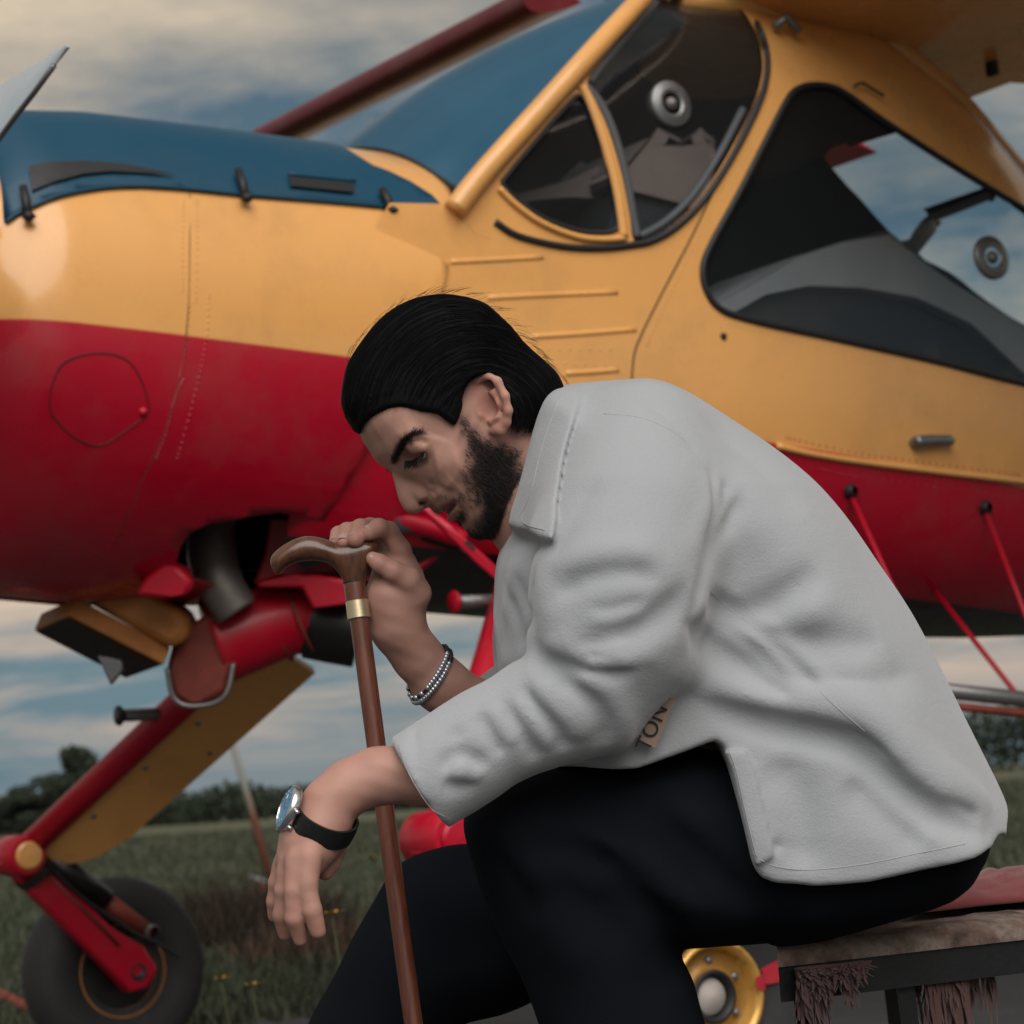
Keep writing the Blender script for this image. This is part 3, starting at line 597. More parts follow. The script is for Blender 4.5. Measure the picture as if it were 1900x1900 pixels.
# ---- propeller
hub=al(-1.33,0,1.665); v,f=lathe([(.001,-.22),(.05,-.21),(.09,-.14),(.11,-.03),(.11,.06),(.06,.08),(.06,.25)],26,hub,(1,0,0)); mesh('propeller_hub',v,f,MGRY,plane)
t=NT('propeller_paint'); c=t.mix(t.noise(14,4),(.44,.50,.55),(.58,.62,.65)); t.set(Base_Color=c,Roughness=.35,Coat_Weight=.3); MPROP=t.m
def hit_a(px,py,a0):
    r=ray(px,py); t=((PO-C0)@PA+a0)/(r@PA); return loc(C0+t*r)
tip=hit_a(125,85,-1.33)-hub; R_=float(np.linalg.norm(tip)); dirp=tip/R_
def blade(dv):
    side_=np.cross(dv,[1,0,0]); V=[];Fc=[];m=18
    for i in range(m+1):
        u=i/m; r=.09+(R_-.09)*u; ch=.13+.22*math.sin(math.pi*min(u*1.15,1.)**.8)*(1-.15*u); ch*=(1-max(0,(u-.72)/.28)**2.2*.97)
        tw=math.radians(30-10*u); w=math.cos(tw)*side_+math.sin(tw)*np.array([1.,0,0]); nn=np.cross(w,dv); th=.030*(1-.8*u)+.004
        for s,q in ((-.5,0),(-.25,.7),(.1,.9),(.5,0),(.1,-.5),(-.25,-.4)): V.append(hub+dv*r+w*s*ch+nn*q*th*.6)
    for i in range(m):
        for k in range(6): Fc.append((i*6+k,i*6+(k+1)%6,(i+1)*6+(k+1)%6,(i+1)*6+k))
    Fc.append(tuple(range(6))); Fc.append(tuple(m*6+k for k in range(6))[::-1])
    o=fixn(mesh('propeller_blade',V,Fc,MPROP,plane,auto=25)); 
    e=[hub+dv*(.09+(R_-.09)*u)+ (math.cos(math.radians(30-10*u))*side_+math.sin(math.radians(30-10*u))*np.array([1.,0,0]))*(-.5)*(.13+.22*math.sin(math.pi*min(u*1.15,1.)**.8)*(1-.15*u))*(1-max(0,(u-.72)/.28)**2.2*.97) for u in np.linspace(.35,.97,14)]
    v,f=tube(e,.005,6); mesh('edge_guard',v,f,MGRY,o)
blade(dirp); blade(np.array([0,*(Matrix.Rotation(math.pi,2)@Vector(dirp[1:]))]))
# ---- belly gear between cowl and legs
def pt(name,px,d,th,mat,bev=.006,parent=plane):
    v,f=pslab(px,d,th); o=fixn(mesh(name,[loc(x) for x in v],f,mat,parent,auto=40)); bevel(o,bev,2); return o
def ptube(name,pts,r,mat,parent=plane,n=5,seg=12):
    q=catmull([plP(*p) for p in pts],n); rr=np.interp(np.linspace(0,1,len(q)),np.linspace(0,1,len(np.atleast_1d(r))),np.atleast_1d(r)); v,f=tube(q,rr,seg); return mesh(name,v,f,mat,parent)
ptube('exhaust_pipe',[(400,940,5.62),(392,990,5.6),(395,1040,5.58),(412,1090,5.56),(440,1135,5.56)],[.052,.054,.056,.052,.05],MSTEEL)
pt('lower_cowl_flap',[(270,1070),(300,1046),(332,1050),(358,1078),(350,1102),(300,1112),(250,1104)],5.35,.06,MRED,.012)
pt('belly_panel',[(500,960),(610,968),(700,985),(800,1010),(860,985),(842,1010),(782,1062),(655,1082),(600,1092),(520,1070),(470,1086),(490,1030)],5.62,.5,MRED,.01)
pt('belly_panel',[(480,1080),(560,1062),(640,1075),(655,1120),(580,1130),(560,1090),(475,1090)],5.55,.4,MRED,.008)
ptube('belly_stringer',[(590,922,5.50),(680,948,5.52),(790,978,5.55),(860,1000,5.58)],.022,MRED); ptube('belly_gap_strip',[(575,946,5.52),(680,972,5.54),(800,1000,5.58),(900,1040,5.60)],.010,MOIL)
pt('keel_beam',[(800,1045),(850,1000),(905,985),(1010,1000),(1010,1075),(905,1062),(850,1052)],5.75,.4,MOIL,.01)
ptube('oil_cooler_drum',[(572,1150,5.72),(620,1158,5.72),(668,1168,5.72)],[.088,.09,.088],MOIL,seg=20)
ptube('scoop_body',[(395,1195,5.66),(470,1168,5.68),(530,1150,5.70),(582,1142,5.72)],[.098,.092,.084,.082],MRED,seg=22); 
for x,y in ((515,1158),(560,1147)):
    q=plP(x,y,5.7); q2=plP(x+10,y-4,5.7); n_=q2-q; n_/=np.linalg.norm(n_); v,f=lathe([(.088,-.004),(.092,0),(.088,.004)],26,q,n_); mesh('scoop_band',v,f,MRUST,plane)
pt('intake_scoop',[(402,1128),(425,1170),(432,1230),(420,1285),(388,1305),(345,1308),(322,1292),(308,1245),(318,1200),(350,1160)],[5.58]*10,.12,MRUST,.016)
ptube('scoop_rim',[(310,1240,5.56),(320,1290,5.56),(345,1309,5.56),(392,1306,5.56),(421,1285,5.56),(433,1230,5.57)],.006,MGRY)
# orange filter box
V0,e1,e2,e3=plP(127,1141,5.45),plP(305,1233,5.52),plP(141,1108,5.47),plP(77,1163,5.58); b1,b2,b3=e1-V0,e2-V0,e3-V0
b3=b3*1.3; V=[V0+i*b1+j*b2+k*b3 for i in(0,1) for j in(0,1) for k in(0,1)]; o=fixn(mesh('air_filter_box',V,[(0,1,3,2),(4,6,7,5),(0,4,5,1),(2,3,7,6),(0,2,6,4),(1,5,7,3)],MORG,plane,smooth=False)); bevel(o,.004)
u3=b3/np.linalg.norm(b3); dn=np.cross(b1,b3); dn/=np.linalg.norm(dn); dn=dn if dn[2]<0 else -dn
V=[V0+b1*i+b3*k+dn*.003 for i,k in ((.02,.05),(.98,.05),(.98,.97),(.02,.97))]; mesh('filter_mesh_panel',V,[(0,1,2,3)],MBLK,plane,smooth=False)
pt('filter_canvas_duct',[(140,1108),(205,1092),(290,1110),(340,1140),(352,1180),(320,1206)],5.50,.2,MORG,.02)
pt('drain_nozzle',[(180,1216),(205,1272),(228,1244),(225,1225)],5.48,.03,MGRY,.004)
# ---- landing gear
def gear(s):
    g=empty('landing_gear'); g.parent=plane
    top=al(.06 if s<0 else .29,s*.30,1.20); kn=al(-.43,s*1.05,.575); ax=al(0. if s>0 else -.095,s*1.12,.25)
    v,f=tube([top,top*.5+kn*.5,kn+(top-kn)*.04],[.042,.038,.034],16); leg=mesh('leg_tube',v,f,MRED,g)
    # yellow fairing aft of the leg, a thin tapered plate
    d=(kn-top); L_=np.linalg.norm(d); d/=L_; aftv=np.array([1.,0,-.35]); aftv-=d*(aftv@d); aftv/=np.linalg.norm(aftv); nn=np.cross(d,aftv)
    prof=[(.18*L_,.03),(.18*L_,.20),(.80*L_,.185),(.90*L_,.155),(.955*L_,.10),(.965*L_,.03)]
    if s>0: prof=[(x,y*.8) for x,y in prof]
    pr2=catmull(prof[2:],6); pts=[prof[0],prof[1]]+[tuple(x) for x in pr2]
    a=np.array([top+d*x+aftv*y+nn*.012 for x,y in pts]); b=np.array([top+d*x+aftv*y-nn*.012 for x,y in pts]); v,f=slab(None,a,b); o=fixn(mesh('leg_fairing',v,f,MYEL,g,auto=40)); bevel(o,.009,3)
    for x,y in ((.45,.07),(.62,.06),(.80,.06),(.50,.16)):
        for q in (1,-1): v,f=lathe([(.008,0),(.005,.003),(.001,.004)],8,top+d*L_*x+aftv*y+nn*.012*q,nn*q); mesh('fairing_screw',v,f,MGRY,o)
    # knee joint
    v,f=lathe([(.001,-.068),(.046,-.066),(.054,-.055),(.054,.055),(.046,.066),(.001,.068)],22,kn,al(0,1,0)); mesh('knee_joint',v,f,MRED,g,auto=40)
    for q in (1,-1):
        v,f=lathe([(.036,.064),(.036,.074),(.030,.080),(.001,.082)],20,kn,al(0,q,0)); mesh('knee_cap',v,f,MYEL if s<0 else MRED,g,auto=40)
    v,f=lathe([(.056,-.012),(.058,0),(.056,.012)],20,kn+(ax-kn)*.12,ax-kn); mesh('knee_band',v,f,MBLK,g)
    # trailing fork: flat sided beam
    e=ax-kn; Le=np.linalg.norm(e); e/=Le; up=np.array([1.,0,1.]); up-=e*(up@e); up/=np.linalg.norm(up)
    out=[(-.03,-.05),(.25*Le,-.052),(.75*Le,-.05),(Le+.02,-.055),(Le+.055,-.01),(Le+.045,.045),(Le-.03,.06),(.7*Le,.035),(.3*Le,.035),(-.02,.045)]
    lat=al(0,1,0); a=np.array([kn+e*x+up*y+lat*.026 for x,y in out]); b=np.array([kn+e*x+up*y-lat*.026 for x,y in out]); v,f=slab(None,a,b); o=fixn(mesh('trailing_link',v,f,MRED,g,auto=35)); bevel(o,.008,2)
    for q in (1,-1):
        a=[kn+e*(.06+.0*Le)+up*.012+lat*q*.027,kn+e*.8*Le+up*.012+lat*q*.027]; v,f=tube(a,.006,6); mesh('link_rib',v,f,MRUST,o)
        v,f=lathe([(.001,.024),(.016,.026),(.018,.031),(.024,.028)],16,ax,lat*q); mesh('axle_hole',v,f,MBLK,o)
    # shock absorber
    s0=kn+al(.085,-s*.005,-.01); s1=ax+al(.03,-s*.005,.085)+up*.02; m=s0*.45+s1*.55
    v,f=tube([s0,m],.030,14); mesh('shock_absorber',v,f,MOIL,g); v,f=tube([m,s1],.023,14); mesh('shock_rod',v,f,MRUST,g)
    v,f=lathe([(.016,-.04),(.022,-.03),(.022,.03),(.016,.04)],12,s1,al(0,1,0)); mesh('shock_bolt',v,f,MGRY,g)
    v,f=tube(catmull([kn+al(.03,-s*.06,.0),kn+e*.4*Le+up*.03+lat*-s*.035,kn+e*.8*Le+up*.06+lat*-s*.04,ax+al(.05,-s*.05,.07),ax+al(.11,-s*.05,.03)],6),.006,6); mesh('brake_hose',v,f,MBLK,g)
    # foot peg
    pg=top+(kn-top)*(.47 if s<0 else .20); v,f=tube([pg,pg+al(-.135,s*.0,.0)],.016,12); mesh('foot_peg',v,f,MGRY,g); v,f=lathe([(.001,.0),(.024,.001),(.026,.006),(.024,.010),(.001,.011)],16,pg+al(-.135,0,0),(-1,0,0)); mesh('peg_disc',v,f,MRED if s>0 else MOIL,g)
    # wheel
    w=empty('wheel'); w.parent=g; wc=al(0 if s>0 else -.10,s*1.24,.25); n=al(0,s,0)
    v,f=lathe([(.100,-.050),(.125,-.062),(.15,-.078),(.19,-.088),(.225,-.078),(.243,-.05),(.249,-.02),(.25,0),(.249,.02),(.243,.05),(.225,.078),(.19,.088),(.15,.078),(.125,.066),(.100,.056)],56,wc,n); mesh('tyre',v,f,MTYRE,w)
    for rr in (-.04,-.02,0,.02,.04): pass
    if s>0:
        v,f=lathe([(.108,.062),(.105,.074),(.098,.076),(.091,.062),(.086,.048)],48,wc,n); mesh('rim_flange',v,f,MBRASS,w)
        v,f=lathe([(.086,.048),(.070,.040),(.058,.050),(.050,.056),(.044,.050),(.044,.03)],48,wc,n); mesh('wheel_disc',v,f,MBRASS2,w)
        v,f=lathe([(.050,.060),(.046,.063),(.040,.060),(.037,.040)],36,wc,n); mesh('hub_ring',v,f,MBLK,w)
        v,f=lathe([(.037,.040),(.032,.050),(.0005,.054)],30,wc,n); mesh('hub_cap',v,f,MCAP,w)
        for k in range(6):
            a=k*math.pi/3+.5; v,f=lathe([(.0085,0),(.0085,.008),(.005,.012),(.0005,.012)],8,wc+al(.067*math.cos(a),s*.040,.067*math.sin(a)),n); mesh('hub_bolt',v,f,MGRY,w)
        for r0,r1,h,th_,nm,mt in ((.086,.107,.079,.0,'creep_mark',MREDP),(.113,.15,.0895,.0,'creep_mark',MREDP)):
            V=[]; 
            for k in range(5):
                a=math.radians(18-4*k+ (4 if r0>.11 else 0))
                hh=(.079,.077) if r0<.11 else (.070,.0815)
                for r,h2 in ((r0,hh[0]),(r1,hh[1])): V.append(wc+al(r*math.cos(a),s*(h2),r*math.sin(a)))
            mesh(nm,V,[(2*k,2*k+1,2*k+3,2*k+2) for k in range(4)],mt,w)
    else:
        v,f=lathe([(.128,-.05),(.124,-.062),(.112,-.055),(.10,-.045)],40,wc,n); mesh('rim_flange',v,f,MORG,w)
        v,f=lathe([(.10,-.045),(.05,-.05),(.001,-.05)],30,wc,n); mesh('wheel_disc',v,f,MOIL,w)
    v,f=tube([ax,wc],.022,12); mesh('axle',v,f,MGRY,g)
t=NT('polished_yellow_rim'); t.set(Base_Color=t.mix(t.ramp(t.noise(40,5,.7),[(.55,0.),(.7,1.)]),(.62,.34,.08),(.20,.10,.03)),Roughness=.25,Metallic=.35); MBRASS=t.m
MBRASS2=simple('oily_yellow_disc',(.34,.17,.035),.4,.2,.5,25,.2); MCAP=simple('pale_hub_cap',(.45,.40,.36),.5); MREDP=simple('red_mark_paint',(.40,.015,.03),.5)
gear(1); gear(-1)
# thin clevis rod to the port leg
ptube('bracing_rod',[(690,842,5.50),(745,900,5.48),(795,950,5.46),(842,990,5.44)],[.004,.007,.010,.013],MRED); pt('rod_clevis',[(835,978),(858,995),(898,1030),(960,1088),(948,1104),(908,1066),(880,1042),(842,1004),(828,990)],5.42,.04,MRED,.004)
pt('clevis_slot',[(862,1005),(868,1002),(882,1018),(877,1022)],5.417,.005,MBLK,.0005)
# boarding step under the cabin
q0,q1=al(.95,.75,.845),al(2.2,.75,.705); v,f=tube([q0,q1],.019,14); mesh('boarding_step_tube',v,f,MGRY,plane)
v,f=tube([q0+al(0,0,-.034),q1+al(0,0,-.034)],.010,8); mesh('boarding_step_rail',v,f,MRUST,plane)
q=lambda a:q0+(q1-q0)*((a-.95)/1.25)
for p,e in ((fp(*hs(1576,912,sec_cab)),q(1.12)),(fp(*hs(1826,942,sec_cab)),q(1.50)),(plP(1712,1068,6.42),q(1.375)),(plP(2080,1100,6.6),q(1.42))):
    v,f=tube([p,e],.0066,8); o=mesh('step_strut',v,f,MRED,plane); v,f=lathe([(.018,-.01),(.018,.012),(.010,.02)],10,p,al(0,1,0)); mesh('strut_bolt',v,f,MBLK,o)
# ------------------------------------------------------------------ implicit-surface modelling kit
def smin(a,b,k):
    h=np.clip(.5+.5*(b-a)/k,0,1); return b*(1-h)+a*h-k*h*(1-h)
def smax(a,b,k): return -smin(-a,-b,k)
def cone(p,a,b,ra,rb):
    a=np.asarray(a,float); b=np.asarray(b,float); ab=b-a; t=np.clip(((p-a)@ab)/(ab@ab+1e-12),0,1)
    return np.linalg.norm(p-(a+t[:,None]*ab),axis=1)-(ra+(rb-ra)*t)
def chain(p,pts,k=.012):
    """pts: [(xyz,r),...] smooth tapered tube"""
    d=None
    for (a,ra),(b,rb) in zip(pts[:-1],pts[1:]):
        e=cone(p,a,b,ra,rb); d=e if d is None else smin(d,e,k)
    return d
def ell(p,c,ax,r):
    q=(p-np.asarray(c))@np.asarray(ax).T; r=np.asarray(r,float); k0=np.linalg.norm(q/r,axis=1); k1=np.linalg.norm(q/(r*r),axis=1)+1e-9; return k0*(k0-1)/k1
_RC={}
def sdpoly(u,v,poly):
    """signed distance; large queries are read from a fine raster of the exact distance"""
    if len(u)<60000: return sdpoly0(u,v,poly)
    k=id(poly)
    if k not in _RC:
        q=np.array(poly); lo,hi=q.min(0),q.max(0); pad=(hi-lo).max()*.12; lo,hi=lo-pad,hi+pad; n=520; st=(hi-lo)/(n-1)
        gx,gy=np.meshgrid(lo[0]+st[0]*np.arange(n),lo[1]+st[1]*np.arange(n),indexing='ij'); _RC[k]=(lo,st,n,sdpoly0(gx.ravel(),gy.ravel(),poly).reshape(n,n),poly)
    lo,st,n,G,_=_RC[k]; x=(u-lo[0])/st[0]; y=(v-lo[1])/st[1]; ok=(x>=0)&(y>=0)&(x<n-1.001)&(y<n-1.001)
    out=np.empty(len(u)); xi,yi=x[ok].astype(int),y[ok].astype(int); fx,fy=x[ok]-xi,y[ok]-yi
    out[ok]=(G[xi,yi]*(1-fx)+G[xi+1,yi]*fx)*(1-fy)+(G[xi,yi+1]*(1-fx)+G[xi+1,yi+1]*fx)*fy
    if (~ok).any(): out[~ok]=sdpoly0(u[~ok],v[~ok],poly)
    return out
def sdpoly0(u,v,poly):
    """signed distance to polygon (negative inside)"""
    n=len(poly); best=np.full(u.shape,1e18); ins=np.zeros(u.shape,bool)
    for i in range(n):
        x0,y0=poly[i-1]; x1,y1=poly[i]; ex,ey=x1-x0,y1-y0; wx,wy=u-x0,v-y0
        t=np.clip((wx*ex+wy*ey)/(ex*ex+ey*ey+1e-12),0,1); dx,dy=wx-ex*t,wy-ey*t; best=np.minimum(best,dx*dx+dy*dy)
        c=(y0>v)!=(y1>v)
        if ey!=0: ins^=c&(u<ex*(v-y0)/ey+x0)
    d=np.sqrt(best); return np.where(ins,-d,d)
def uv(p,D):
    q=p-C0; s=F/D; return 950+(q@CR)*s,950-(q@CU)*s,q@CF-D
def inflate(p,poly,D,T,R,dw=0.):
    """closed body whose outline at distance D is the traced one and which is round front to back"""
    u,v,w=uv(p,D); e=-sdpoly(u,v,poly)*D/F
    if callable(T): T=T(u,v)
    if callable(R): R=R(u,v)
    return (np.sqrt((np.maximum(R-e,0)/R)**2+((w-dw)/T)**2)-1)*np.minimum(R,T)
def cutpoly(p,poly,D): u,v,w=uv(p,D); return sdpoly(u,v,poly)*D/F
def march(f,px,py,d0,d1,n=160):
    r=ray(px,py); ds=np.linspace(d0,d1,n); val=f(C0+ds[:,None]*r)
    k=np.argmax(val<0)
    if val[k]>=0: k=int(np.argmin(val)); return C0+ds[k]*r
    if k==0: return C0+ds[0]*r
    t=val[k-1]/(val[k-1]-val[k]); return C0+(ds[k-1]+t*(ds[k]-ds[k-1]))*r
def polydist(p,L):
    """distance to polyline and end-fade weight"""
    seg=np.linalg.norm(np.diff(L,axis=0),axis=1); tot=seg.sum()+1e-9; s0=0; best=np.full(len(p),1e9); tt=np.zeros(len(p))
    for i in range(len(L)-1):
        ab=L[i+1]-L[i]; t=np.clip(((p-L[i])@ab)/(ab@ab+1e-12),0,1); d=np.linalg.norm(p-(L[i]+t[:,None]*ab),axis=1); m=d<best
        best[m]=d[m]; tt[m]=(s0+t[m]*seg[i])/tot; s0+=seg[i]
    return best,np.clip(np.sin(math.pi*np.clip(tt,.02,.98))*1.8,0,1)
def folds(f,spec,d0,d1):
    """spec: [(px polyline, amp, sigma, ridge side)] -> displacement function; lines are dropped onto the surface f"""
    F_=[]
    for pts,amp,sig,side_ in spec:
        q=catmull(pts,3); L=np.array([march(f,x,y,d0,d1) for x,y in q]); F_.append((L,amp,sig))
        if side_:
            t=np.gradient(q,axis=0); t/=np.linalg.norm(t,axis=1)[:,None]; nn=np.stack([-t[:,1],t[:,0]],1)*side_*sig*2.0*F/2.4
            L=np.array([march(f,x,y,d0,d1) for x,y in q+nn]); F_.append((L,-amp*.45,sig*1.4))
    def disp(p):
        o=np.zeros(len(p))
        for L,amp,sig in F_:
            lo,hi=L.min(0)-3*sig,L.max(0)+3*sig; m=np.all((p>lo)&(p<hi),axis=1)
            if not m.any(): continue
            d,w=polydist(p[m],L); o[m]+=amp*w*(np.exp(-(d/sig)**2) if amp<0 else .55*np.exp(-(d/sig)**2)+.5*np.exp(-2.4*d/sig))
        return o
    return disp
def wav(p,freqs,seed):
    r=np.random.default_rng(seed); o=np.zeros(len(p))
    for fr,am in freqs:
        for _ in range(3):
            d=r.standard_normal(3); d/=np.linalg.norm(d); o+=am*np.sin(p@d*fr+r.uniform(0,6.28))
    return o
def polygonise(f,lo,hi,h,slack=2.2,smooth_it=2):
    lo=np.asarray(lo,float); hi=np.asarray(hi,float); S=4
    n=(np.ceil((hi-lo)/h/S).astype(int)+1)*S+1; nc=(n-1)//S+1
    ax=[lo[i]+h*S*np.arange(nc[i]) for i in range(3)]
    G=np.stack(np.meshgrid(*ax,indexing='ij'),-1).reshape(-1,3)
    vc=np.concatenate([f(g) for g in np.array_split(G,max(1,len(G)//200000))]).reshape(nc)
    near=np.abs(vc)<h*S*slack
    # cells of the coarse grid touching a near node
    cell=np.zeros(nc-1,bool)
    for i in (0,1):
        for j in (0,1):
            for k in (0,1):
                s=vc[i:nc[0]-1+i,j:nc[1]-1+j,k:nc[2]-1+k]; cell|=near[i:nc[0]-1+i,j:nc[1]-1+j,k:nc[2]-1+k]
    val=np.full(n,1.,np.float32)
    sg=np.repeat(np.repeat(np.repeat(np.sign(vc),S,0),S,1),S,2)[:n[0],:n[1],:n[2]]; val[...]=np.where(sg==0,1,sg)
    m=np.zeros(n,bool); cm=np.repeat(np.repeat(np.repeat(cell,S,0),S,1),S,2); m[:-1,:-1,:-1]|=cm; m[1:,1:,1:]|=cm; m[1:,:-1,:-1]|=cm; m[:-1,1:,:-1]|=cm; m[:-1,:-1,1:]|=cm
    idx=np.argwhere(m); pts=lo+idx*h
    vv=np.concatenate([f(g) for g in np.array_split(pts,max(1,len(pts)//250000))]); val[m]=vv
    # surface nets
    ins=val<0; c=np.zeros(n-1,np.int8)
    for i in (0,1):
        for j in (0,1):
            for k in (0,1): c+=ins[i:n[0]-1+i,j:n[1]-1+j,k:n[2]-1+k]
    act=(c>0)&(c<8); ci=np.argwhere(act); vid=np.full(n-1,-1,np.int64); vid[act]=np.arange(len(ci))
    acc=np.zeros((len(ci),3)); cnt=np.zeros(len(ci))
    cor=[(i,j,k) for i in (0,1) for j in (0,1) for k in (0,1)]
    cv={q:val[ci[:,0]+q[0],ci[:,1]+q[1],ci[:,2]+q[2]] for q in cor}
    for a in cor:
        for d in range(3):
            if a[d]: continue
            b=list(a); b[d]=1; b=tuple(b); va,vb=cv[a],cv[b]; x=(va<0)!=(vb<0); t=np.where(x,va/(va-vb+1e-20),0)
            q=np.tile(np.array(a,float),(len(ci),1)); q[:,d]+=t; acc[x]+=q[x]; cnt[x]+=1
    V=lo+(ci+acc/np.maximum(cnt,1)[:,None])*h
    Q=[]
    for d in range(3):
        e1,e2=(d+1)%3,(d+2)%3; sl=[slice(None)]*3; sl2=list(sl); sl[d]=slice(0,-1); sl2[d]=slice(1,None)
        x=ins[tuple(sl)]!=ins[tuple(sl2)]; E=np.argwhere(x); E=E[(E[:,e1]>0)&(E[:,e2]>0)&(E[:,e1]<n[e1]-1)&(E[:,e2]<n[e2]-1)]
        o1=np.zeros(3,int); o1[e1]=1; o2=np.zeros(3,int); o2[e2]=1
        g=lambda w:vid[w[:,0],w[:,1],w[:,2]]
        q=np.stack([g(E),g(E-o1),g(E-o1-o2),g(E-o2)],1); fl=ins[E[:,0],E[:,1],E[:,2]]; q[~fl]=q[~fl][:,::-1]; q=q[:, ::-1] if False else q
        Q.append(q[(q>=0).all(1)])
    Q=np.concatenate(Q)
    for _ in range(smooth_it):
        s=np.zeros_like(V); cn=np.zeros(len(V))
        for a,b in ((0,1),(1,2),(2,3),(3,0)):
            np.add.at(s,Q[:,a],V[Q[:,b]]); np.add.at(cn,Q[:,a],1); np.add.at(s,Q[:,b],V[Q[:,a]]); np.add.at(cn,Q[:,b],1)
        V=V*.5+.5*s/np.maximum(cn,1)[:,None]
    return biggest(V,Q)
def biggest(V,Q):
    l=np.arange(len(V))
    while True:
        l0=l.copy(); m=l[Q].min(1)
        for k in range(4): np.minimum.at(l,Q[:,k],m)
        l=l[l]; l=l[l]
        if (l==l0).all(): break
    u,cn=np.unique(l,return_counts=True); keep=l==u[np.argmax(cn)]; idx=np.cumsum(keep)-1; return V[keep],idx[Q[keep[Q].all(1)]]
def qmesh(name,V,Q,mat,parent=None,color=None):
    me=bpy.data.meshes.new(name); me.vertices.add(len(V)); me.vertices.foreach_set('co',np.asarray(V,np.float32).reshape(-1))
    me.loops.add(len(Q)*4); me.loops.foreach_set('vertex_index',Q.reshape(-1).astype(np.int32)); me.polygons.add(len(Q)); me.polygons.foreach_set('loop_start',(np.arange(len(Q))*4).astype(np.int32))
    me.update(calc_edges=True); me.polygons.foreach_set('use_smooth',np.ones(len(Q),bool))
    if color is not None:
        at=me.color_attributes.new('tint','FLOAT_COLOR','POINT'); at.data.foreach_set('color',np.concatenate([color,np.ones((len(V),1))],1).astype(np.float32).reshape(-1))
    me.materials.append(mat); o=bpy.data.objects.new(name,me); COL.objects.link(o)
    if parent: o.parent=parent
    return o
def normals(V,Q):
    n=np.cross(V[Q[:,2]]-V[Q[:,0]],V[Q[:,3]]-V[Q[:,1]]); N=np.zeros_like(V)
    for k in range(4): np.add.at(N,Q[:,k],n)
    return N/(np.linalg.norm(N,axis=1)[:,None]+1e-12)
def strands(name,paths,r0,r1,mat,parent):
    """many thin 3-sided hairs; paths (n,m,3)"""
    n,m,_=paths.shape; T=np.gradient(paths,axis=1); T/=np.linalg.norm(T,axis=2)[...,None]+1e-12
    a=np.cross(T,np.array([.3,.5,.81])); a/=np.linalg.norm(a,axis=2)[...,None]+1e-12; b=np.cross(T,a)
    r=np.linspace(r0,r1,m)[None,:,None]; V=np.stack([paths+r*(math.cos(k*2.0944)*a+math.sin(k*2.0944)*b) for k in range(3)],2)
    i=np.arange(n)[:,None,None]; j=np.arange(m-1)[None,:,None]; k=np.arange(3)[None,None,:]; b0=(i*m+j)*3
    Q=np.stack([b0+k,b0+(k+1)%3,b0+3+(k+1)%3,b0+3+k],-1).reshape(-1,4)
    o=qmesh(name,V.reshape(-1,3),Q,mat,parent); o['kind']='stuff'; return o
def gradf(f,p,h=.0015):
    g=np.stack([f(p+np.eye(3)[i]*h)-f(p-np.eye(3)[i]*h) for i in range(3)],1); return g/(np.linalg.norm(g,axis=1)[:,None]+1e-12)
# ------------------------------------------------------------------ the seated man
man=empty('person',tuple(onz(1100,2650)*[1,1,0]),label='bearded person in a pale corduroy shirt and black trousers, bowed over a walking cane',category='person')
MO=np.array(man.location)
def pm(name,V,Q,mat,color=None,parent=None): 
    return qmesh(name,V-MO,Q,mat,parent or man,color)
def bb(px,d,pad=.03):
    q=np.array([P(x,y,dd) for x,y in px for dd in d]); return q.min(0)-pad,q.max(0)+pad
# ---- shirt
DT=2.56
TORSO=[(1000,738),(1045,714),(1085,709),(1150,706),(1210,706),(1262,724),(1310,750),(1355,776),(1430,822),(1500,880),(1560,950),(1620,1040),(1680,1130),(1730,1220),(1780,1315),(1830,1410),(1864,1480),(1884,1545),(1890,1640),(1860,1760),(1600,1790),(1200,1790),(1030,1640),(990,1480),(975,1390),(935,1290),(922,1200),(918,1110),(922,1040),(942,985),(958,900),(975,810)]
TORSO=[tuple(x) for x in catmull(TORSO,3,True)]
CUT=[(900,650),(1250,650),(1700,900),(1900,1300),(1910,1520),(1884,1542),(1874,1560),(1862,1552),(1850,1551),(1834,1568),(1795,1581),(1700,1598),(1600,1618),(1500,1629),(1430,1625),(1404,1614),(1394,1598),(1384,1556),(1371,1500),(1354,1425),(1340,1388),(1322,1374),(1270,1392),(1180,1420),(900,1440)]
A1=[(P(1195,838,2.47),.066),(P(1185,910,2.425),.070),(P(1174,1000,2.375),.075),(P(1152,1100,2.345),.080),(P(1126,1200,2.335),.069),(P(1086,1284,2.33),.054)]
A2=[(P(1086,1286,2.33),.054),(P(1000,1322,2.33),.047),(P(905,1368,2.325),.0435),(P(845,1410,2.32),.0435),(P(778,1452,2.312),.0490)]
AXC=P(772,1448,2.315)-P(905,1368,2.325); AXC/=np.linalg.norm(AXC)
# the cuff is cut square to the traced edge line
e1=P(727,1374,2.315); e2=P(829,1527,2.315); ev=(e2-e1)/np.linalg.norm(e2-e1); CN=np.cross(ev,CF); CN/=np.linalg.norm(CN); CN=CN if CN@AXC>0 else -CN
B1=[(P(1050,960,2.70),.078),(P(1052,1100,2.71),.077),(P(1058,1240,2.71),.074),(P(1040,1345,2.70),.060)]
B2=[(P(1040,1350,2.70),.058),(P(960,1345,2.67),.052),(P(905,1322,2.65),.050)]
bc=P(884,1315,2.645); bn=P(800,1270,2.63)-P(905,1335,2.66); bn/=np.linalg.norm(bn)
def torso_f(p):
    f=inflate(p,TORSO,DT,lambda u,v:np.interp(v,[700,900,1200,1500,1640],[.12,.19,.20,.222,.225]),lambda u,v:np.interp(v,[700,900,1300,1640],[.075,.10,.11,.11]))
    f=smax(f,cutpoly(p,CUT,DT-.17),.006)
    back=cone(p,P(1230,840,2.56),P(1640,1300,2.56),.12,.15); return f
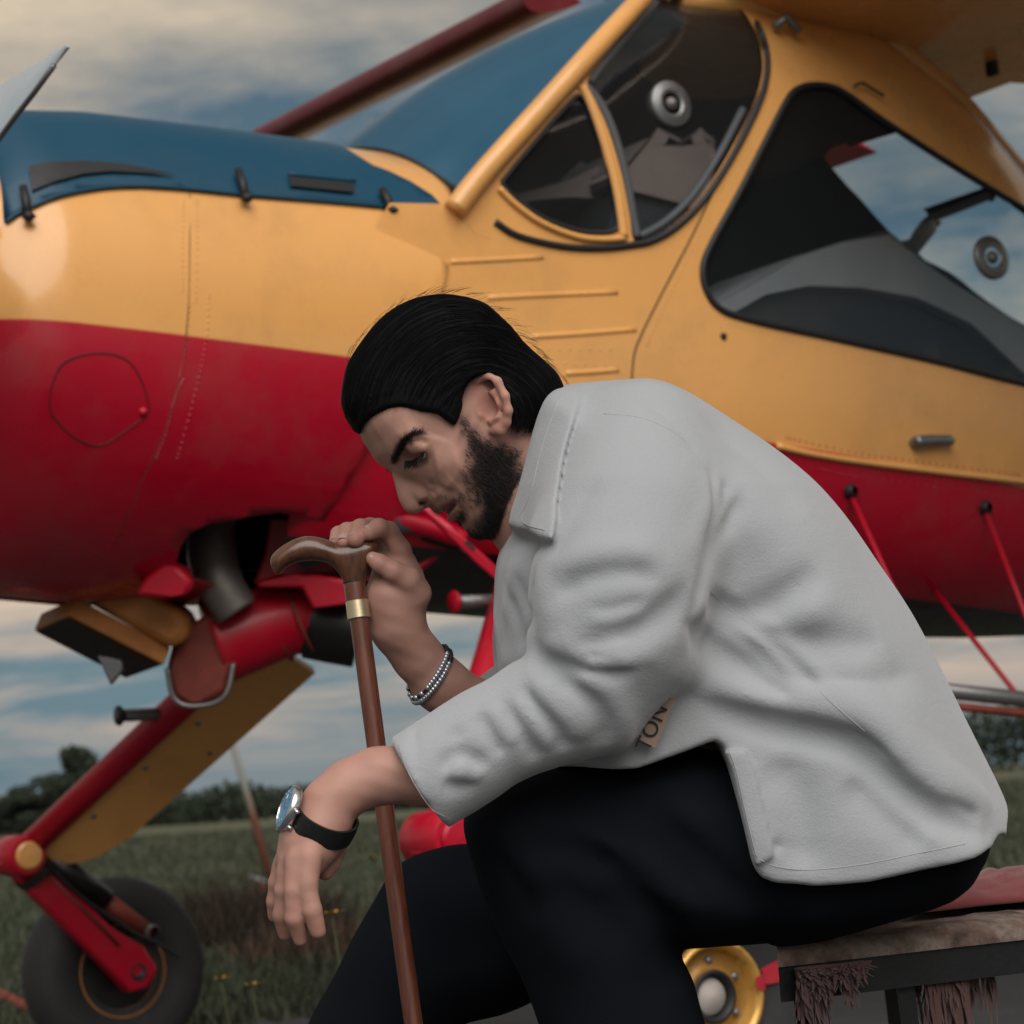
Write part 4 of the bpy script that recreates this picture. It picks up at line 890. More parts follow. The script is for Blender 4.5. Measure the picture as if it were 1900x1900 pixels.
def sleeve_f(p):
    d=smin(chain(p,A1,.03),chain(p,A2,.02),.02)
    c=(p-e1)@CN; d=smax(d,c,.004)
    return d
def farsleeve_f(p):
    d=smin(chain(p,B1,.03),chain(p,B2,.02),.02); return smax(d,(p-bc)@bn,.004)
def shirt0(p,tf=None):
    f=smin(torso_f(p) if tf is None else tf,sleeve_f(p),.022); return smin(f,farsleeve_f(p),.02)
FOLD=[ # px polyline, depth, width, ridge side
 ([(1310,1093),(1347,1127),(1405,1169),(1479,1238),(1531,1295),(1600,1353),(1650,1400)],.0035,.006,-1),
 ([(1255,1150),(1321,1190),(1389,1242),(1445,1282),(1500,1318)],.013,.017,1),
 ([(1290,1298),(1373,1330),(1452,1352),(1531,1364),(1584,1382),(1636,1427),(1700,1485),(1763,1522),(1828,1548)],.020,.014,-1),
 ([(1378,915),(1352,968),(1326,1012),(1312,1055)],.006,.009,1),([(1350,885),(1338,940),(1322,990)],.005,.007,1),
 ([(1318,868),(1325,930),(1322,985),(1314,1050),(1302,1095),(1282,1150)],.011,.0075,0),
 ([(1316,1118),(1360,1136),(1410,1130),(1470,1098),(1520,1050)],.009,.014,1),
 ([(1400,1160),(1480,1186),(1560,1194),(1640,1190)],.007,.018,1),
 ([(1440,1252),(1530,1262),(1620,1262),(1700,1250)],.005,.020,1),
 ([(1030,1108),(1062,1086),(1098,1070),(1165,1062),(1230,1072)],.010,.011,-1),
 ([(1050,1198),(1121,1190),(1185,1168),(1245,1125),(1280,1080)],.011,.013,1),
 ([(985,1180),(1004,1220),(1060,1238),(1137,1248),(1190,1240)],.012,.010,-1),
 ([(1018,1236),(1050,1268),(1096,1300),(1122,1340),(1120,1385)],.011,.009,-1),
 ([(968,1272),(992,1308),(1026,1345),(1052,1392)],.010,.009,-1),
 ([(932,1300),(950,1332),(978,1372),(1000,1408)],.009,.0085,-1),
 ([(888,1322),(905,1356),(935,1402)],.008,.008,-1),
 ([(818,1436),(832,1412),(850,1399),(880,1408),(908,1424)],.010,.0075,1),([(820,1452),(850,1460),(884,1450)],.006,.007,-1),([(840,1350),(852,1376)],.004,.008,0),
 ([(772,1342),(768,1385),(781,1438),(800,1488),(832,1520)],.003,.004,1),
 ([(1110,880),(1062,960),(1032,1040),(1012,1100)],.004,.018,1),([(950,990),(985,1003),(1024,1014)],.008,.007,0),([(1000,1040),(985,1100),(975,1160)],.006,.010,1),
 ([(1200,745),(1262,800),(1302,860)],.002,.010,0),
 ([(1430,1400),(1478,1470),(1490,1560),(1480,1620)],.006,.022,1),([(1570,1440),(1650,1520),(1720,1575)],.006,.018,-1),
 ([(1397,1588),(1430,1575),(1455,1560)],.003,.005,0),
 ([(935,1080),(960,1150),(975,1240)],.006,.010,1),([(955,1060),(985,1150),(1000,1200)],.006,.010,-1),
 ([(1290,770),(1400,860),(1500,960)],.003,.025,1),
 ([(1090,1130),(1140,1128),(1200,1110)],.004,.006,1),([(1080,1215),(1130,1218),(1180,1205)],.005,.005,1),([(1000,1250),(1040,1300),(1075,1330)],.004,.005,1),([(1330,1150),(1400,1205),(1460,1262)],.004,.006,1),([(1560,1330),(1640,1392),(1720,1450)],.004,.006,1),([(1700,1420),(1760,1480),(1820,1520)],.005,.008,-1),
]
fd=folds(shirt0,FOLD,2.0,2.9)
COLLAR=[(1050,712),(1028,718),(1008,740),(992,785),(976,850),(958,918),(943,974),(980,985),(1022,1000),(1030,935),(1046,845),(1068,775),(1082,722)]
COLLAR=[tuple(x) for x in catmull(COLLAR,2,True)]
HEMB=[(1340,1388),(1354,1425),(1371,1500),(1384,1556),(1394,1598),(1430,1580),(1412,1500),(1395,1425),(1378,1388)]
def shirt_f(p):
    tf=torso_f(p); f=shirt0(p,tf); near=np.abs(f)<.05; o=f.copy(); q=p[near]
    if len(q): o[near]=f[near]+fd(q)+wav(q,[(20,.0011),(46,.0005)],5)
    c=smax(f-(.0065+.0055*np.clip((uv(p,DT-.13)[1]-780)/200,0,1)),cutpoly(p,COLLAR,DT-.13),.0055); c=smax(c,p@(-CF)*-1-(C0@CF+DT)+0.,.004)
    o=smin(o,c,.003)
    h=smax(tf-.004,cutpoly(p,HEMB,DT-.19),.002); o=smin(o,h,.002)
    # hollow at the neck so that the collar stands off it
    return o
lo,hi=bb([(700,680),(1910,680),(700,1650),(1910,1650)],[2.22,2.82],.02)
SV,SQ=polygonise(shirt_f,lo,hi,.0029,2.0,3)
def m_shirt():
    t=NT('pale_corduroy'); X=t.co()
    w=t.nd('ShaderNodeTexWave',wave_type='BANDS',bands_direction='DIAGONAL'); w.inputs['Scale'].default_value=170; w.inputs['Distortion'].default_value=3.5; w.inputs['Detail'].default_value=2; w.inputs['Detail Scale'].default_value=.6; t.L.new(X,w.inputs[0])
    n=t.noise(6,4,.6); n2=t.noise(420,3,.7); c=t.mix(n,(.335,.350,.372),(.395,.412,.435)); c=t.mix(t.math('MULTIPLY',n2,.35),c,(.33,.335,.35))
    t.set(Base_Color=c,Roughness=.95,Sheen_Weight=.35,Sheen_Roughness=.5); t.b.inputs['Specular IOR Level'].default_value=.15
    h=t.math('ADD',t.math('MULTIPLY',w.outputs[0],.0),t.math('MULTIPLY',n2,.9)); wr=t.noise(26,6,.62,stretch=(1,1,1.8),dist=.8); h=t.math('ADD',h,t.math('MULTIPLY',wr,1.1)); t.bump(h,.42,.0018); return t.m
MSHIRT=m_shirt(); shirt=pm('shirt',SV,SQ,MSHIRT)
MTHR=simple('seam_thread',(.40,.40,.40),.9)
for px in ([(1040,735),(1018,790),(1000,850),(985,915),(968,966),(1012,984)],[(1120,768),(1190,775),(1255,805),(1300,850),(1318,880)],[(1412,1596),(1440,1608),(1500,1614),(1600,1604),(1700,1584),(1790,1566)],[(1352,1392),(1366,1430),(1383,1505),(1396,1560),(1404,1590)],[(740,1382),(752,1420),(772,1460),(800,1500),(826,1516)],[(1318,1098),(1354,1130),(1412,1173),(1486,1242),(1538,1299),(1606,1358)]):
    q=catmull(px,7); v,f=tube(np.array([march(shirt_f,x,y,2.1,2.85,240) for x,y in q])-MO,.00045,5); mesh('stitching',v,f,MTHR,shirt)
# leather patch with the end of a stamped word, half hidden by the sleeve
MLEA=simple('patch_leather',(.30,.215,.17),.7,0,.2,60,.3); MINK=simple('patch_print',(.015,.014,.016),.7)
pc=np.array([march(shirt_f,x,y,2.1,2.8) for x,y in [(1192,1290),(1247,1318),(1218,1385),(1160,1362)]])
pc=pc-CF*.004; dmin=float((march(torso_f,1240,1325,2.1,2.8)-C0)@CF)-.022; pc=np.array([P(x,y,dmin) for x,y in [(1188,1268),(1254,1300),(1216,1388),(1150,1352)]])
v,f=slab(None,pc-MO,pc-MO+CF*.003); o=mesh('leather_patch',v,f,MLEA,shirt,smooth=False); o['label']='brown leather patch with dark stamped letters'
c3=bpy.data.curves.new('patch_lettering','FONT'); c3.body='TON'; c3.size=.0205; c3.extrude=.0004; c3.align_x='RIGHT'; c3.materials.append(MINK); c3.space_character=1.02
tt=bpy.data.objects.new('patch_text',c3); COL.objects.link(tt); bpy.context.view_layer.update(); to=bpy.data.objects.new('patch_lettering',bpy.data.meshes.new_from_object(tt)); COL.objects.link(to); bpy.data.objects.remove(tt)
dirw=(pc[1]+pc[0])/2-(pc[2]+pc[3])/2; dirw/=np.linalg.norm(dirw); nz=-CF-dirw*((-CF)@dirw); nz/=np.linalg.norm(nz); yv=np.cross(nz,dirw)
end=P(1243,1306,dmin-.005)-yv*.0; end=P(1240,1313,dmin-.001)
to.matrix_world=Matrix(((dirw[0],yv[0],nz[0],end[0]),(dirw[1],yv[1],nz[1],end[1]),(dirw[2],yv[2],nz[2],end[2]),(0,0,0,1)))
to.parent=shirt; to.matrix_parent_inverse=Matrix.Translation(-Vector(MO))
# ---- trousers
NL=[(1335,1392),(1280,1378),(1180,1385),(1080,1404),(980,1420),(920,1441),(884,1474),(866,1514),(868,1562),(888,1640),(925,1735),(972,1830),(1003,1900),(1030,1990),(1065,2200),(1080,2420),(1085,2610),(1340,2610),(1350,2400),(1342,2150),(1326,1980),(1312,1900),(1292,1820),(1266,1760),(1350,1748),(1480,1731),(1650,1692),(1755,1655),(1795,1600),(1815,1540),(1700,1470),(1500,1420)]
FL=[(716,1642),(735,1615),(765,1594),(805,1577),(860,1564),(1000,1566),(1300,1590),(1550,1620),(1600,1690),(1450,1745),(1250,1760),(1060,1800),(1000,1852),(930,1880),(850,1904),(812,1990),(785,2200),(775,2560),(520,2560),(525,2200),(545,1980),(570,1900),(604,1830),(642,1762),(690,1684)]
NL=[tuple(x) for x in catmull(NL,3,True)]; FL=[tuple(x) for x in catmull(FL,3,True)]
PV=[(1380,1500),(1480,1450),(1650,1430),(1800,1500),(1812,1570),(1788,1628),(1740,1662),(1650,1692),(1500,1727),(1400,1738)]
def tr0(p):
    f=inflate(p,NL,2.455,lambda u,v:np.interp(v,[1400,1500,1800,2600],[.085,.095,.085,.075]),.075)
    f=smin(f,inflate(p,FL,2.71,.088,.075),.02); return smin(f,inflate(p,PV,2.57,.20,.09),.03)
TF=[([(1080,1500),(1180,1545),(1250,1600),(1310,1680)],.013,.012,1),([(960,1565),(1060,1575),(1160,1610)],.011,.013,1),([(1130,1480),(1230,1530),(1330,1620),(1420,1690)],.013,.015,1),([(900,1570),(960,1640),(1000,1720)],.004,.015,1),([(1180,1650),(1240,1720),(1270,1790)],.012,.012,-1),([(1020,1620),(1100,1680),(1160,1760)],.005,.018,1),([(1250,1440),(1320,1500),(1350,1580)],.005,.015,1)]
td=folds(tr0,TF,2.1,2.9)
def tr_f(p):
    f=tr0(p); near=np.abs(f)<.05; o=f.copy(); q=p[near]
    if len(q): o[near]+=td(q)+wav(q,[(30,.0015),(70,.0008)],9)
    return o
lo,hi=bb([(520,1380),(1830,1380),(520,2620),(1830,2620)],[2.34,2.84],.03)
TV,TQ=polygonise(tr_f,lo,hi,.006,2.4,2)
t=NT('black_trouser_cloth'); n=t.noise(500,3,.7); t.set(Base_Color=t.mix(t.noise(7,4),(.0050,.0062,.0092),(.0085,.0100,.0135)),Roughness=.95); t.b.inputs['Specular IOR Level'].default_value=.08; t.bump(n,.35,.001); MTR=t.m
pm('trousers',TV,TQ,MTR)
# shoes, just under the frame
MSHOE=simple('black_shoe_leather',(.014,.012,.011),.45)
for ax_,ay_,d in ((1210,2610,2.455),(650,2560,2.71)):
    an=P(ax_,ay_,d); g=np.array([an[0],an[1],.0]); tip=g+np.array([-.20,-.01,.03])
    fs=lambda p:smax(smin(chain(p,[(g+np.array([.05,0,.04]),.042),(g+np.array([-.06,0,.042]),.046),(tip,.034)],.02),cone(p,g+np.array([.02,0,.05]),an+np.array([0,0,.02]),.045,.05),.03),-(p[:,2]-.004),.004)
    v,q=polygonise(fs,np.minimum(g,an)-[.29,.1,.03],np.maximum(g,an)+[.16,.1,.14],.006); pm('shoe',v,q,MSHOE)
# ---- head
DH=2.545; PSI=math.radians(10); HO=P(880,770,DH)
ex,ey,ez=CR,CU,-CF; f0=-.719*ex-.695*ey; HV=-.695*ex+.719*ey; HFd=math.cos(PSI)*f0+math.sin(PSI)*ez; HS=math.cos(PSI)*ez-math.sin(PSI)*f0
def hl(p): q=p-HO; return np.stack([q@HFd,q@HV,q@HS],-1)
def hw(x): x=np.asarray(x,float); return HO+x[...,0:1]*HFd+x[...,1:2]*HV+x[...,2:3]*HS
def hpx(px,py):   # pixel -> sagittal plane coords
    r=ray(px,py); t=((HO-C0)@HS)/(r@HS); q=hl((C0+t*r)[None])[0]; return q[0],q[1]
PROF=[(739,886),(727,874),(712,864),(698,853),(687,836),(676,820),(668,803),(663,780),(667,745),(684,700),(714,652),(760,608),(815,584),(870,586),(915,608),(950,648),(974,694),(984,744),(978,795),(968,840),(956,885),(938,935),(914,978),(893,994),(880,993),(868,985),(858,977),(851,970),(845,966),(836,963),(829,956),(822,951),(812,949),(803,944),(793,935),(781,917),(762,900)]
PR=np.array([hpx(x,y) for x,y in PROF]); PRc=[tuple(x) for x in catmull(PR,2,True)]
def head_base(p):
    l=hl(p); e=-sdpoly(l[:,0],l[:,1],PRc); T=np.interp(l[:,1],[-.10,-.07,-.04,0,.04,.08],[.046,.060,.067,.071,.075,.075]); R=np.interp(l[:,0],[-.06,.02,.08],[.075,.066,.044])
    T=T*np.interp(l[:,0],[.02,.10],[1.,.90])
    return (np.sqrt((np.maximum(R-e,0)/R)**2+(l[:,2]/T)**2)-1)*np.minimum(R,T)
def loc_on(px,py,f=head_base):
    return hl(march(f,px,py,2.2,2.7)[None])[0]
EYE=loc_on(766,836); 
def mir(p):  # fold to the near side
    l=hl(p); l[:,2]=np.abs(l[:,2]); return l
I3=np.eye(3)
def onpl(px,py,s):   # pixel -> local point at lateral offset s
    r=ray(px,py); t=((HO-C0)@HS+s)/(r@HS); return hl((C0+t*r)[None])[0]
NOSE=[(onpl(742,886,0),.0068),(onpl(752,906,0),.0078),(onpl(760,922,0),.0096),(onpl(767,932,0),.0114)]
ALA=onpl(788,914,.0150); NOS=onpl(784,930,.0080); COLU=onpl(786,932,0.)
def pl_(pts,s=None): return np.array([loc_on(x,y) if s is None else onpl(x,y,s) for x,y in pts])
HD=[ # displaced detail lines on the near side, mirrored: amp>0 carves
 (pl_([(728,852),(738,832),(752,813),(768,804),(786,803)]),-.0045,.008),
 (pl_([(752,826),(766,817),(782,818),(794,828)]),.0035,.0045),
 (pl_([(756,853),(768,851),(780,845),(789,838)]),.0042,.0032),
 (pl_([(760,864),(775,862),(790,852)]),.0015,.004),
 (pl_([(791,894),(802,899),(816,904),(834,914),(846,922)]),.0018,.0055),
 (pl_([(797,896),(803,907),(801,919)]),.0035,.0035),(pl_([(826,956),(833,945),(844,931)]),.0062,.0030),
 (pl_([(814,946),(822,937),(836,927)]),-.0022,.0042),(pl_([(838,961),(845,951),(851,940)]),-.0026,.0046),
 (pl_([(850,972),(858,958)]),.003,.006),
 (pl_([(802,862),(830,862),(860,850)]),-.004,.016),(pl_([(850,905),(872,890)]),.0012,.018),
 (pl_([(700,815),(730,790),(770,775)]),-.0015,.02),(pl_([(806,815),(815,790),(820,770)]),.0022,.012)]
def head_f(p):
    l=mir(p); f=head_base(p); near=np.abs(f)<.05
    q=l[near]; o=f.copy(); g=f[near]
    # eye socket and lid
    g=smax(g,-ell(q,EYE+np.array([.006,.0,0.]),I3,(.011,.0125,.018)),.016); g=smin(g,np.linalg.norm((q-(EYE+np.array([-.0125,-.0005,-.005])))*[1,1,.9],axis=1)-.0148,.004)
    for L,amp,sig in HD:
        m_=np.all((q>L.min(0)-2.6*sig)&(q<L.max(0)+2.6*sig),axis=1)
        if m_.any():
            d,w=polydist(q[m_],L); g[m_]+=amp*w*np.exp(-(d/sig)**2)
    n_=chain(q,NOSE,.006); n_=smin(n_,ell(q,ALA,I3,(.0090,.0082,.0062)),.0035); n_=smin(n_,np.linalg.norm(q-COLU,axis=1)-.0055,.006); n_=smin(n_,ell(q,onpl(775,903,.006),I3,(.012,.016,.010)),.010)
    g=smin(g,n_,.0055); g=smax(g,-ell(q,NOS,I3,(.0048,.0034,.0034)),.0025)
    o[near]=g; return o
# ear
de=float((hw(loc_on(915,752)[None])[0]-C0)@CF)
def E_(x,y,o): return P(x,y,de+o)
HEL=[(E_(880,742,.004),.0032),(E_(874,722,.000),.0036),(E_(884,704,-.006),.0042),(E_(903,697,-.011),.0042),(E_(923,708,-.015),.0042),(E_(937,735,-.018),.0042),(E_(943,762,-.017),.0042),(E_(939,783,-.013),.0045),(E_(928,797,-.009),.0058),(E_(915,798,-.004),.0050)]
ANT=[(E_(900,722,-.006),.003),(E_(917,728,-.011),.0036),(E_(925,750,-.013),.0038),(E_(922,772,-.011),.0042),(E_(912,782,-.008),.0040)]
def ear_f(p):
    axu=np.array([HV,np.cross(HS,HV),HS]); axu[1]/=np.linalg.norm(axu[1])
    b=ell(p,E_(911,752,.002),axu,(.029,.0165,.0075)); b=smin(b,chain(p,[(E_(893,735,.010),.011),(E_(905,775,.010),.011)],.01),.008)
    f=smin(b,chain(p,HEL,.004),.0035); f=smin(f,chain(p,ANT,.004),.0035); f=smin(f,chain(p,[(E_(884,752,-.004),.0048),(E_(892,768,-.004),.0052)],.004),.004)
    f=smax(f,-ell(p,E_(905,755,-.010),axu,(.0125,.0085,.0095)),.004); return smax(f,-ell(p,E_(906,716,-.010),axu,(.0045,.009,.006)),.004)
NECK=[(P(930,800,2.555),.060),(P(985,880,2.56),.062),(P(1080,960,2.56),.075)]
def skin_head(p):
    f=smin(head_f(p),chain(p,NECK,.03),.025); return smin(f,ear_f(p),.003)
lo,hi=bb([(630,560),(1090,560),(630,1020),(1090,1020)],[2.44,2.65],.0); hi=hi+.01
HVt,HQ=polygonise(skin_head,lo,hi,.0013,2.6,3)
# ---- arms and hands
def chn(pts): return [(P(x,y,d),r) for x,y,d,r in pts]
LF=chn([(905,1372,2.325,.037),(800,1432,2.318,.0300),(700,1440,2.31,.0238),(645,1461,2.305,.0228),(612,1494,2.30,.0228),(594,1532,2.295,.0232)])
LH=chn([(594,1532,2.295,.0232),(578,1566,2.287,.0230),(566,1594,2.278,.0185)]); LH2=chn([(594,1545,2.300,.021),(560,1574,2.30,.0195),(544,1598,2.297,.0150)])
LFG=[chn([(572,1590,2.266,.0132),(569,1642,2.258,.0098),(579,1688,2.254,.0086),(590,1728,2.257,.0072)]),
     chn([(556,1596,2.268,.0132),(547,1652,2.260,.0098),(548,1702,2.260,.0086),(557,1742,2.268,.0071)]),
     chn([(541,1598,2.284,.0125),(528,1652,2.282,.0092),(524,1698,2.285,.0080),(529,1732,2.293,.0067)]),
     chn([(531,1594,2.303,.0112),(514,1640,2.306,.0080),(508,1672,2.309,.0070),(509,1700,2.315,.0060)]),
     chn([(606,1552,2.315,.015),(618,1576,2.320,.0120),(612,1598,2.318,.0105),(603,1616,2.314,.0088)])]
RF=chn([(985,1375,2.68,.040),(900,1330,2.655,.034),(815,1268,2.63,.0280),(772,1215,2.615,.0240),(748,1180,2.605,.0230)])
RP=chn([(748,1180,2.605,.0230),(742,1130,2.600,.0245),(744,1085,2.602,.0232),(738,1050,2.612,.020)]); RP2=chn([(722,1165,2.595,.020),(716,1110,2.590,.019),(722,1060,2.605,.016)])
RFG=[chn([(748,1062,2.605,0.01535),(741,1020,2.60,0.01163),(722,986,2.592,0.01004),(703,979,2.580,0.00911),(684,988,2.572,0.00791)]),
     chn([(738,1050,2.62,0.01395),(712,1000,2.622,0.01069),(688,980,2.610,0.01023),(668,980,2.590,0.01004),(660,1000,2.572,0.00884)]),
     chn([(728,1050,2.635,0.01302),(700,1005,2.64,0.00977),(664,984,2.62,0.00930),(645,986,2.598,0.00911),(638,1006,2.578,0.00781)]),
     chn([(720,1055,2.645,0.01163),(690,1010,2.65,0.00837),(650,990,2.63,0.00791),(628,990,2.604,0.00763),(623,1006,2.586,0.00651)]),
     chn([(768,1100,2.590,0.01814),(757,1076,2.578,0.01349),(730,1059,2.568,0.01023),(704,1045,2.566,0.00874),(692,1038,2.567,0.00725)])]
def hand_f(p,fore,palm,palm2,fing,kf=.010):
    f=smin(chain(p,fore,.012),chain(p,palm,.012),.014); f=smin(f,chain(p,palm2,.012),.014)
    for i,c in enumerate(fing): f=smin(f,chain(p,c,.003),.0026 if i<4 else .006)
    return f+wav(p,[(160,.0003),(400,.00012)],3)
lh=lambda p:hand_f(p,LF,LH,LH2,LFG); rh=lambda p:hand_f(p,RF,RP,RP2,RFG)
lo,hi=bb([(495,1380),(930,1380),(495,1760),(930,1760)],[2.22,2.36],.01); LV,LQ=polygonise(lh,lo,hi,.0017,2.6,1)
lo,hi=bb([(605,950),(990,950),(605,1400),(990,1400)],[2.53,2.72],.01); RV,RQ=polygonise(rh,lo,hi,.0017,2.6,1)
# hidden trunk joining neck and arms inside the clothes
core=lambda p:smin(smin(chain(p,[(P(1060,930,2.56),.09),(P(1300,1090,2.56),.105),(P(1540,1420,2.56),.10)],.05),chain(p,[(P(1130,860,2.46),.05),(P(1140,1150,2.36),.04),(P(1115,1285,2.335),.035),(P(905,1372,2.325),.033)],.03),.05),chain(p,[(P(1090,940,2.66),.05),(P(1060,1200,2.70),.04),(P(1020,1345,2.69),.035),(P(910,1335,2.658),.033)],.03),.05)
lo,hi=bb([(880,820),(1800,820),(880,1680),(1800,1680)],[2.28,2.78],.0); KV,KQ=polygonise(core,lo,hi,.012,2.4,1)
# ---- colour of the skin: brows, beard shadow, lips, flush
def px_of(V):
    l=hl(V); l[:,2]=np.abs(l[:,2]); return proj(hw(l))
def soft(d,w): return np.clip(.5-d/w,0,1)
SK=np.array([.46,.255,.195]); base=np.tile(SK,(len(HVt),1)); q=px_of(HVt); hx,hy=q[:,0],q[:,1]; hn=wav(HVt,[(180,.5),(420,.4),(900,.3)],21)
lat=hl(HVt)[:,2]
BEARD=[(838,772),(858,772),(872,790),(893,806),(915,820),(945,826),(966,836),(963,858),(968,880),(955,925),(940,975),(915,1010),(885,1012),(862,990),(852,972),(862,962),(858,945),(850,925),(842,918),(826,918),(806,925),(792,936),(800,950),(813,950),(822,936),(838,926),(848,934),(851,945),(842,966),(856,986),(880,980),(890,940),(872,900),(862,888),(868,872),(878,856),(866,828),(854,800)]
CHEEK=[(868,832),(868,862),(862,892),(853,915),(870,932),(900,940),(960,880),(960,836),(915,820),(880,800)]
bd=sdpoly(hx,hy,BEARD)+hn*3.; ck=sdpoly(hx,hy,CHEEK)+hn*3
fade=np.clip((hx-800)/70,0.25,1)*np.where((hx<850)&(hy<935),.42,1.); m=np.maximum(soft(bd,32)*.90*fade,soft(ck,34)*.50); 
base=base*(1-m[:,None])+np.array([.022,.015,.013])*m[:,None]
BROW=[(724,860),(727,846),(736,826),(748,809),(764,800),(784,799),(796,806),(784,808),(768,811),(756,821),(746,838),(738,854),(732,862)]
m=soft(sdpoly(hx,hy,BROW)+hn*1.2,7)*.93; base=base*(1-m[:,None])+np.array([.014,.011,.011])*m[:,None]
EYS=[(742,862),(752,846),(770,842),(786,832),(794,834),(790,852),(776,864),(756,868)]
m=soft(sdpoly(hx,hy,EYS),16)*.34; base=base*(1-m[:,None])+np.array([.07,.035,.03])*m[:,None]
LID=[(754,838),(764,824),(780,822),(788,830),(772,842),(758,850)]; m=soft(sdpoly(hx,hy,LID),9)*.5; base=base*(1-m[:,None])+np.array([.40,.185,.12])*m[:,None]
LIP=[(810,944),(820,934),(836,926),(848,930),(850,944),(844,960),(836,966),(828,958)]; m=soft(sdpoly(hx,hy,LIP),7)*.75; base=base*(1-m[:,None])+np.array([.33,.125,.11])*m[:,None]
MOU=[(824,957),(832,944),(844,930),(848,934),(838,948),(829,960)]; m=soft(sdpoly(hx,hy,MOU),5)*.85; base=base*(1-m[:,None])+np.array([.03,.012,.012])*m[:,None]
NOSP=[(775,934),(782,924),(792,921),(796,926),(786,934),(780,940)]; m=soft(sdpoly(hx,hy,NOSP),4)*.7; base=base*(1-m[:,None])+np.array([.04,.018,.016])*m[:,None]
EARP=[(872,720),(905,692),(945,740),(946,785),(925,808),(885,770)]; m=soft(sdpoly(hx,hy,EARP),14)*.45*(lat>.04); base=base*(1-m[:,None])+np.array([.46,.19,.15])*m[:,None]
NOB=soft(np.hypot(hx-768,hy-930)-22,20)*.3; base=base*(1-NOB[:,None])+np.array([.45,.24,.19])*NOB[:,None]
HLN=[(838,782),(812,761),(783,757),(754,748),(725,750),(696,763),(678,776),(668,788),(661,801),(600,760),(700,560),(900,560),(870,700)]; m=soft(sdpoly(hx,hy,HLN)-4+hn*3,26)*.72; base=base*(1-m[:,None])+np.array([.03,.02,.018])*m[:,None]
base*=(1+.035*hn)[:,None]
def handcol(V,tips):
    b=np.tile(SK*[.96,.95,.97],(len(V),1))*(1+.05*wav(V,[(60,.5),(250,.4)],4))[:,None]
    for c in tips:
        d=np.linalg.norm(V-c[-1][0],axis=1); w=np.clip(1-d/.02,0,1)*.55; b=b*(1-w[:,None])+np.array([.44,.20,.16])*w[:,None]
    return b
def stitch(A,B,oa,ob,pt):
    i=int(np.argmin(np.linalg.norm(A-pt,axis=1))); j=int(np.argmin(np.linalg.norm(B-A[i],axis=1))); k=int(np.argsort(np.linalg.norm(A-A[i],axis=1))[1]); l=int(np.argsort(np.linalg.norm(B-B[j],axis=1))[1]); return [i+oa,k+oa,l+ob,j+ob]
VV=np.concatenate([HVt,LV,RV,KV]); n1,n2,n3=len(HVt),len(LV),len(RV); QQ=np.concatenate([HQ,LQ+n1,RQ+n1+n2,KQ+n1+n2+n3,np.array([stitch(HVt,KV,0,n1+n2+n3,P(1080,950,2.56)),stitch(LV,KV,n1,n1+n2+n3,P(915,1368,2.325)),stitch(RV,KV,n1+n2,n1+n2+n3,P(985,1372,2.68))])])
CC=np.concatenate([base,handcol(LV,LFG),handcol(RV,RFG),np.tile(SK,(len(KV),1))])
t=NT('skin'); at=t.nd('ShaderNodeVertexColor'); at.layer_name='tint'; pore=t.noise(900,3,.6); big=t.noise(45,4,.6)
c=t.mix(t.math('MULTIPLY',big,.22),at.outputs[0],t.mix(.5,at.outputs[0],(.30,.10,.08))); t.set(Base_Color=c,Roughness=t.math('MULTIPLY_ADD',pore,.18,.44),Subsurface_Weight=.12,Subsurface_Scale=.006); t.b.inputs['Subsurface Radius'].default_value=(1,.35,.2); t.b.inputs['Specular IOR Level'].default_value=.35; cr=t.noise(150,5,.7,dist=1.2); t.bump(t.math('ADD',pore,t.math('MULTIPLY',cr,1.6)),.22,.0007); MSKIN=t.m
body=pm('body',VV,QQ,MSKIN,CC)
# nails
MNAIL=simple('finger_nail',(.46,.30,.26),.25)
def nail(c,outv):
    a,b=c[-2][0],c[-1][0]; r=c[-1][1]; d=(b-a)/np.linalg.norm(b-a); o=outv-d*(outv@d); o/=np.linalg.norm(o); s=np.cross(d,o); V=[];m=5
    for i in range(m+1):
        for j in range(m+1):
            x=(i/m-.5)*1.25*r-.15*r; y=(j/m-.5)*1.25; an=y*.95; V.append(b+d*(x+r*.05)+ (o*math.cos(an)+s*math.sin(an))*r*(.985+.03*math.cos(math.pi*(i/m-.5))))
    return V,[(i*(m+1)+j,(i+1)*(m+1)+j,(i+1)*(m+1)+j+1,i*(m+1)+j+1) for i in range(m) for j in range(m)]
for i,c in enumerate(RFG): 
    v,f=nail(c,(-CF+CU*.9-CR*.3) if i<4 else (CU*.8-CF*.6)); mesh('finger_nail',np.array(v)-MO,f,MNAIL,body)

# ---- hair
HAIR=[(625,732),(628,703),(635,674),(647,651),(667,622),(696,587),(725,564),(754,549),(783,540),(826,536),(870,543),(904,555),(927,575),(951,597),(971,622),(991,642),(1014,662),(1035,682),(1046,700),(1050,720),(1035,750),(1010,770),(994,780),(972,787),(960,792),(951,776),(947,750),(940,725),(925,704),(905,694),(884,700),(868,712),(858,738),(858,757),(848,784),(838,788),(812,769),(783,765),(754,757),(725,758),(696,770),(678,782),(668,793),(661,803),(644,793),(632,772),(626,752)]
HBIG=[(625,732),(628,703),(635,674),(647,651),(667,622),(696,587),(725,564),(754,549),(783,540),(826,536),(870,543),(904,555),(927,575),(951,597),(971,622),(991,642),(1014,662),(1035,682),(1048,702),(1060,740),(1040,800),(1000,850),(960,900),(900,930),(840,905),(780,880),(730,860),(696,838),(672,815),(650,798),(632,772),(626,752)]
HAIRc=[tuple(x) for x in catmull(HAIR,2,True)]; HBc=[tuple(x) for x in catmull(HBIG,2,True)]
def flow(p):
    u,v,w=uv(p,DH); dx,dy=u-905,v-790; return np.hypot(dx,dy*1.05),np.arctan2(dy,dx),w
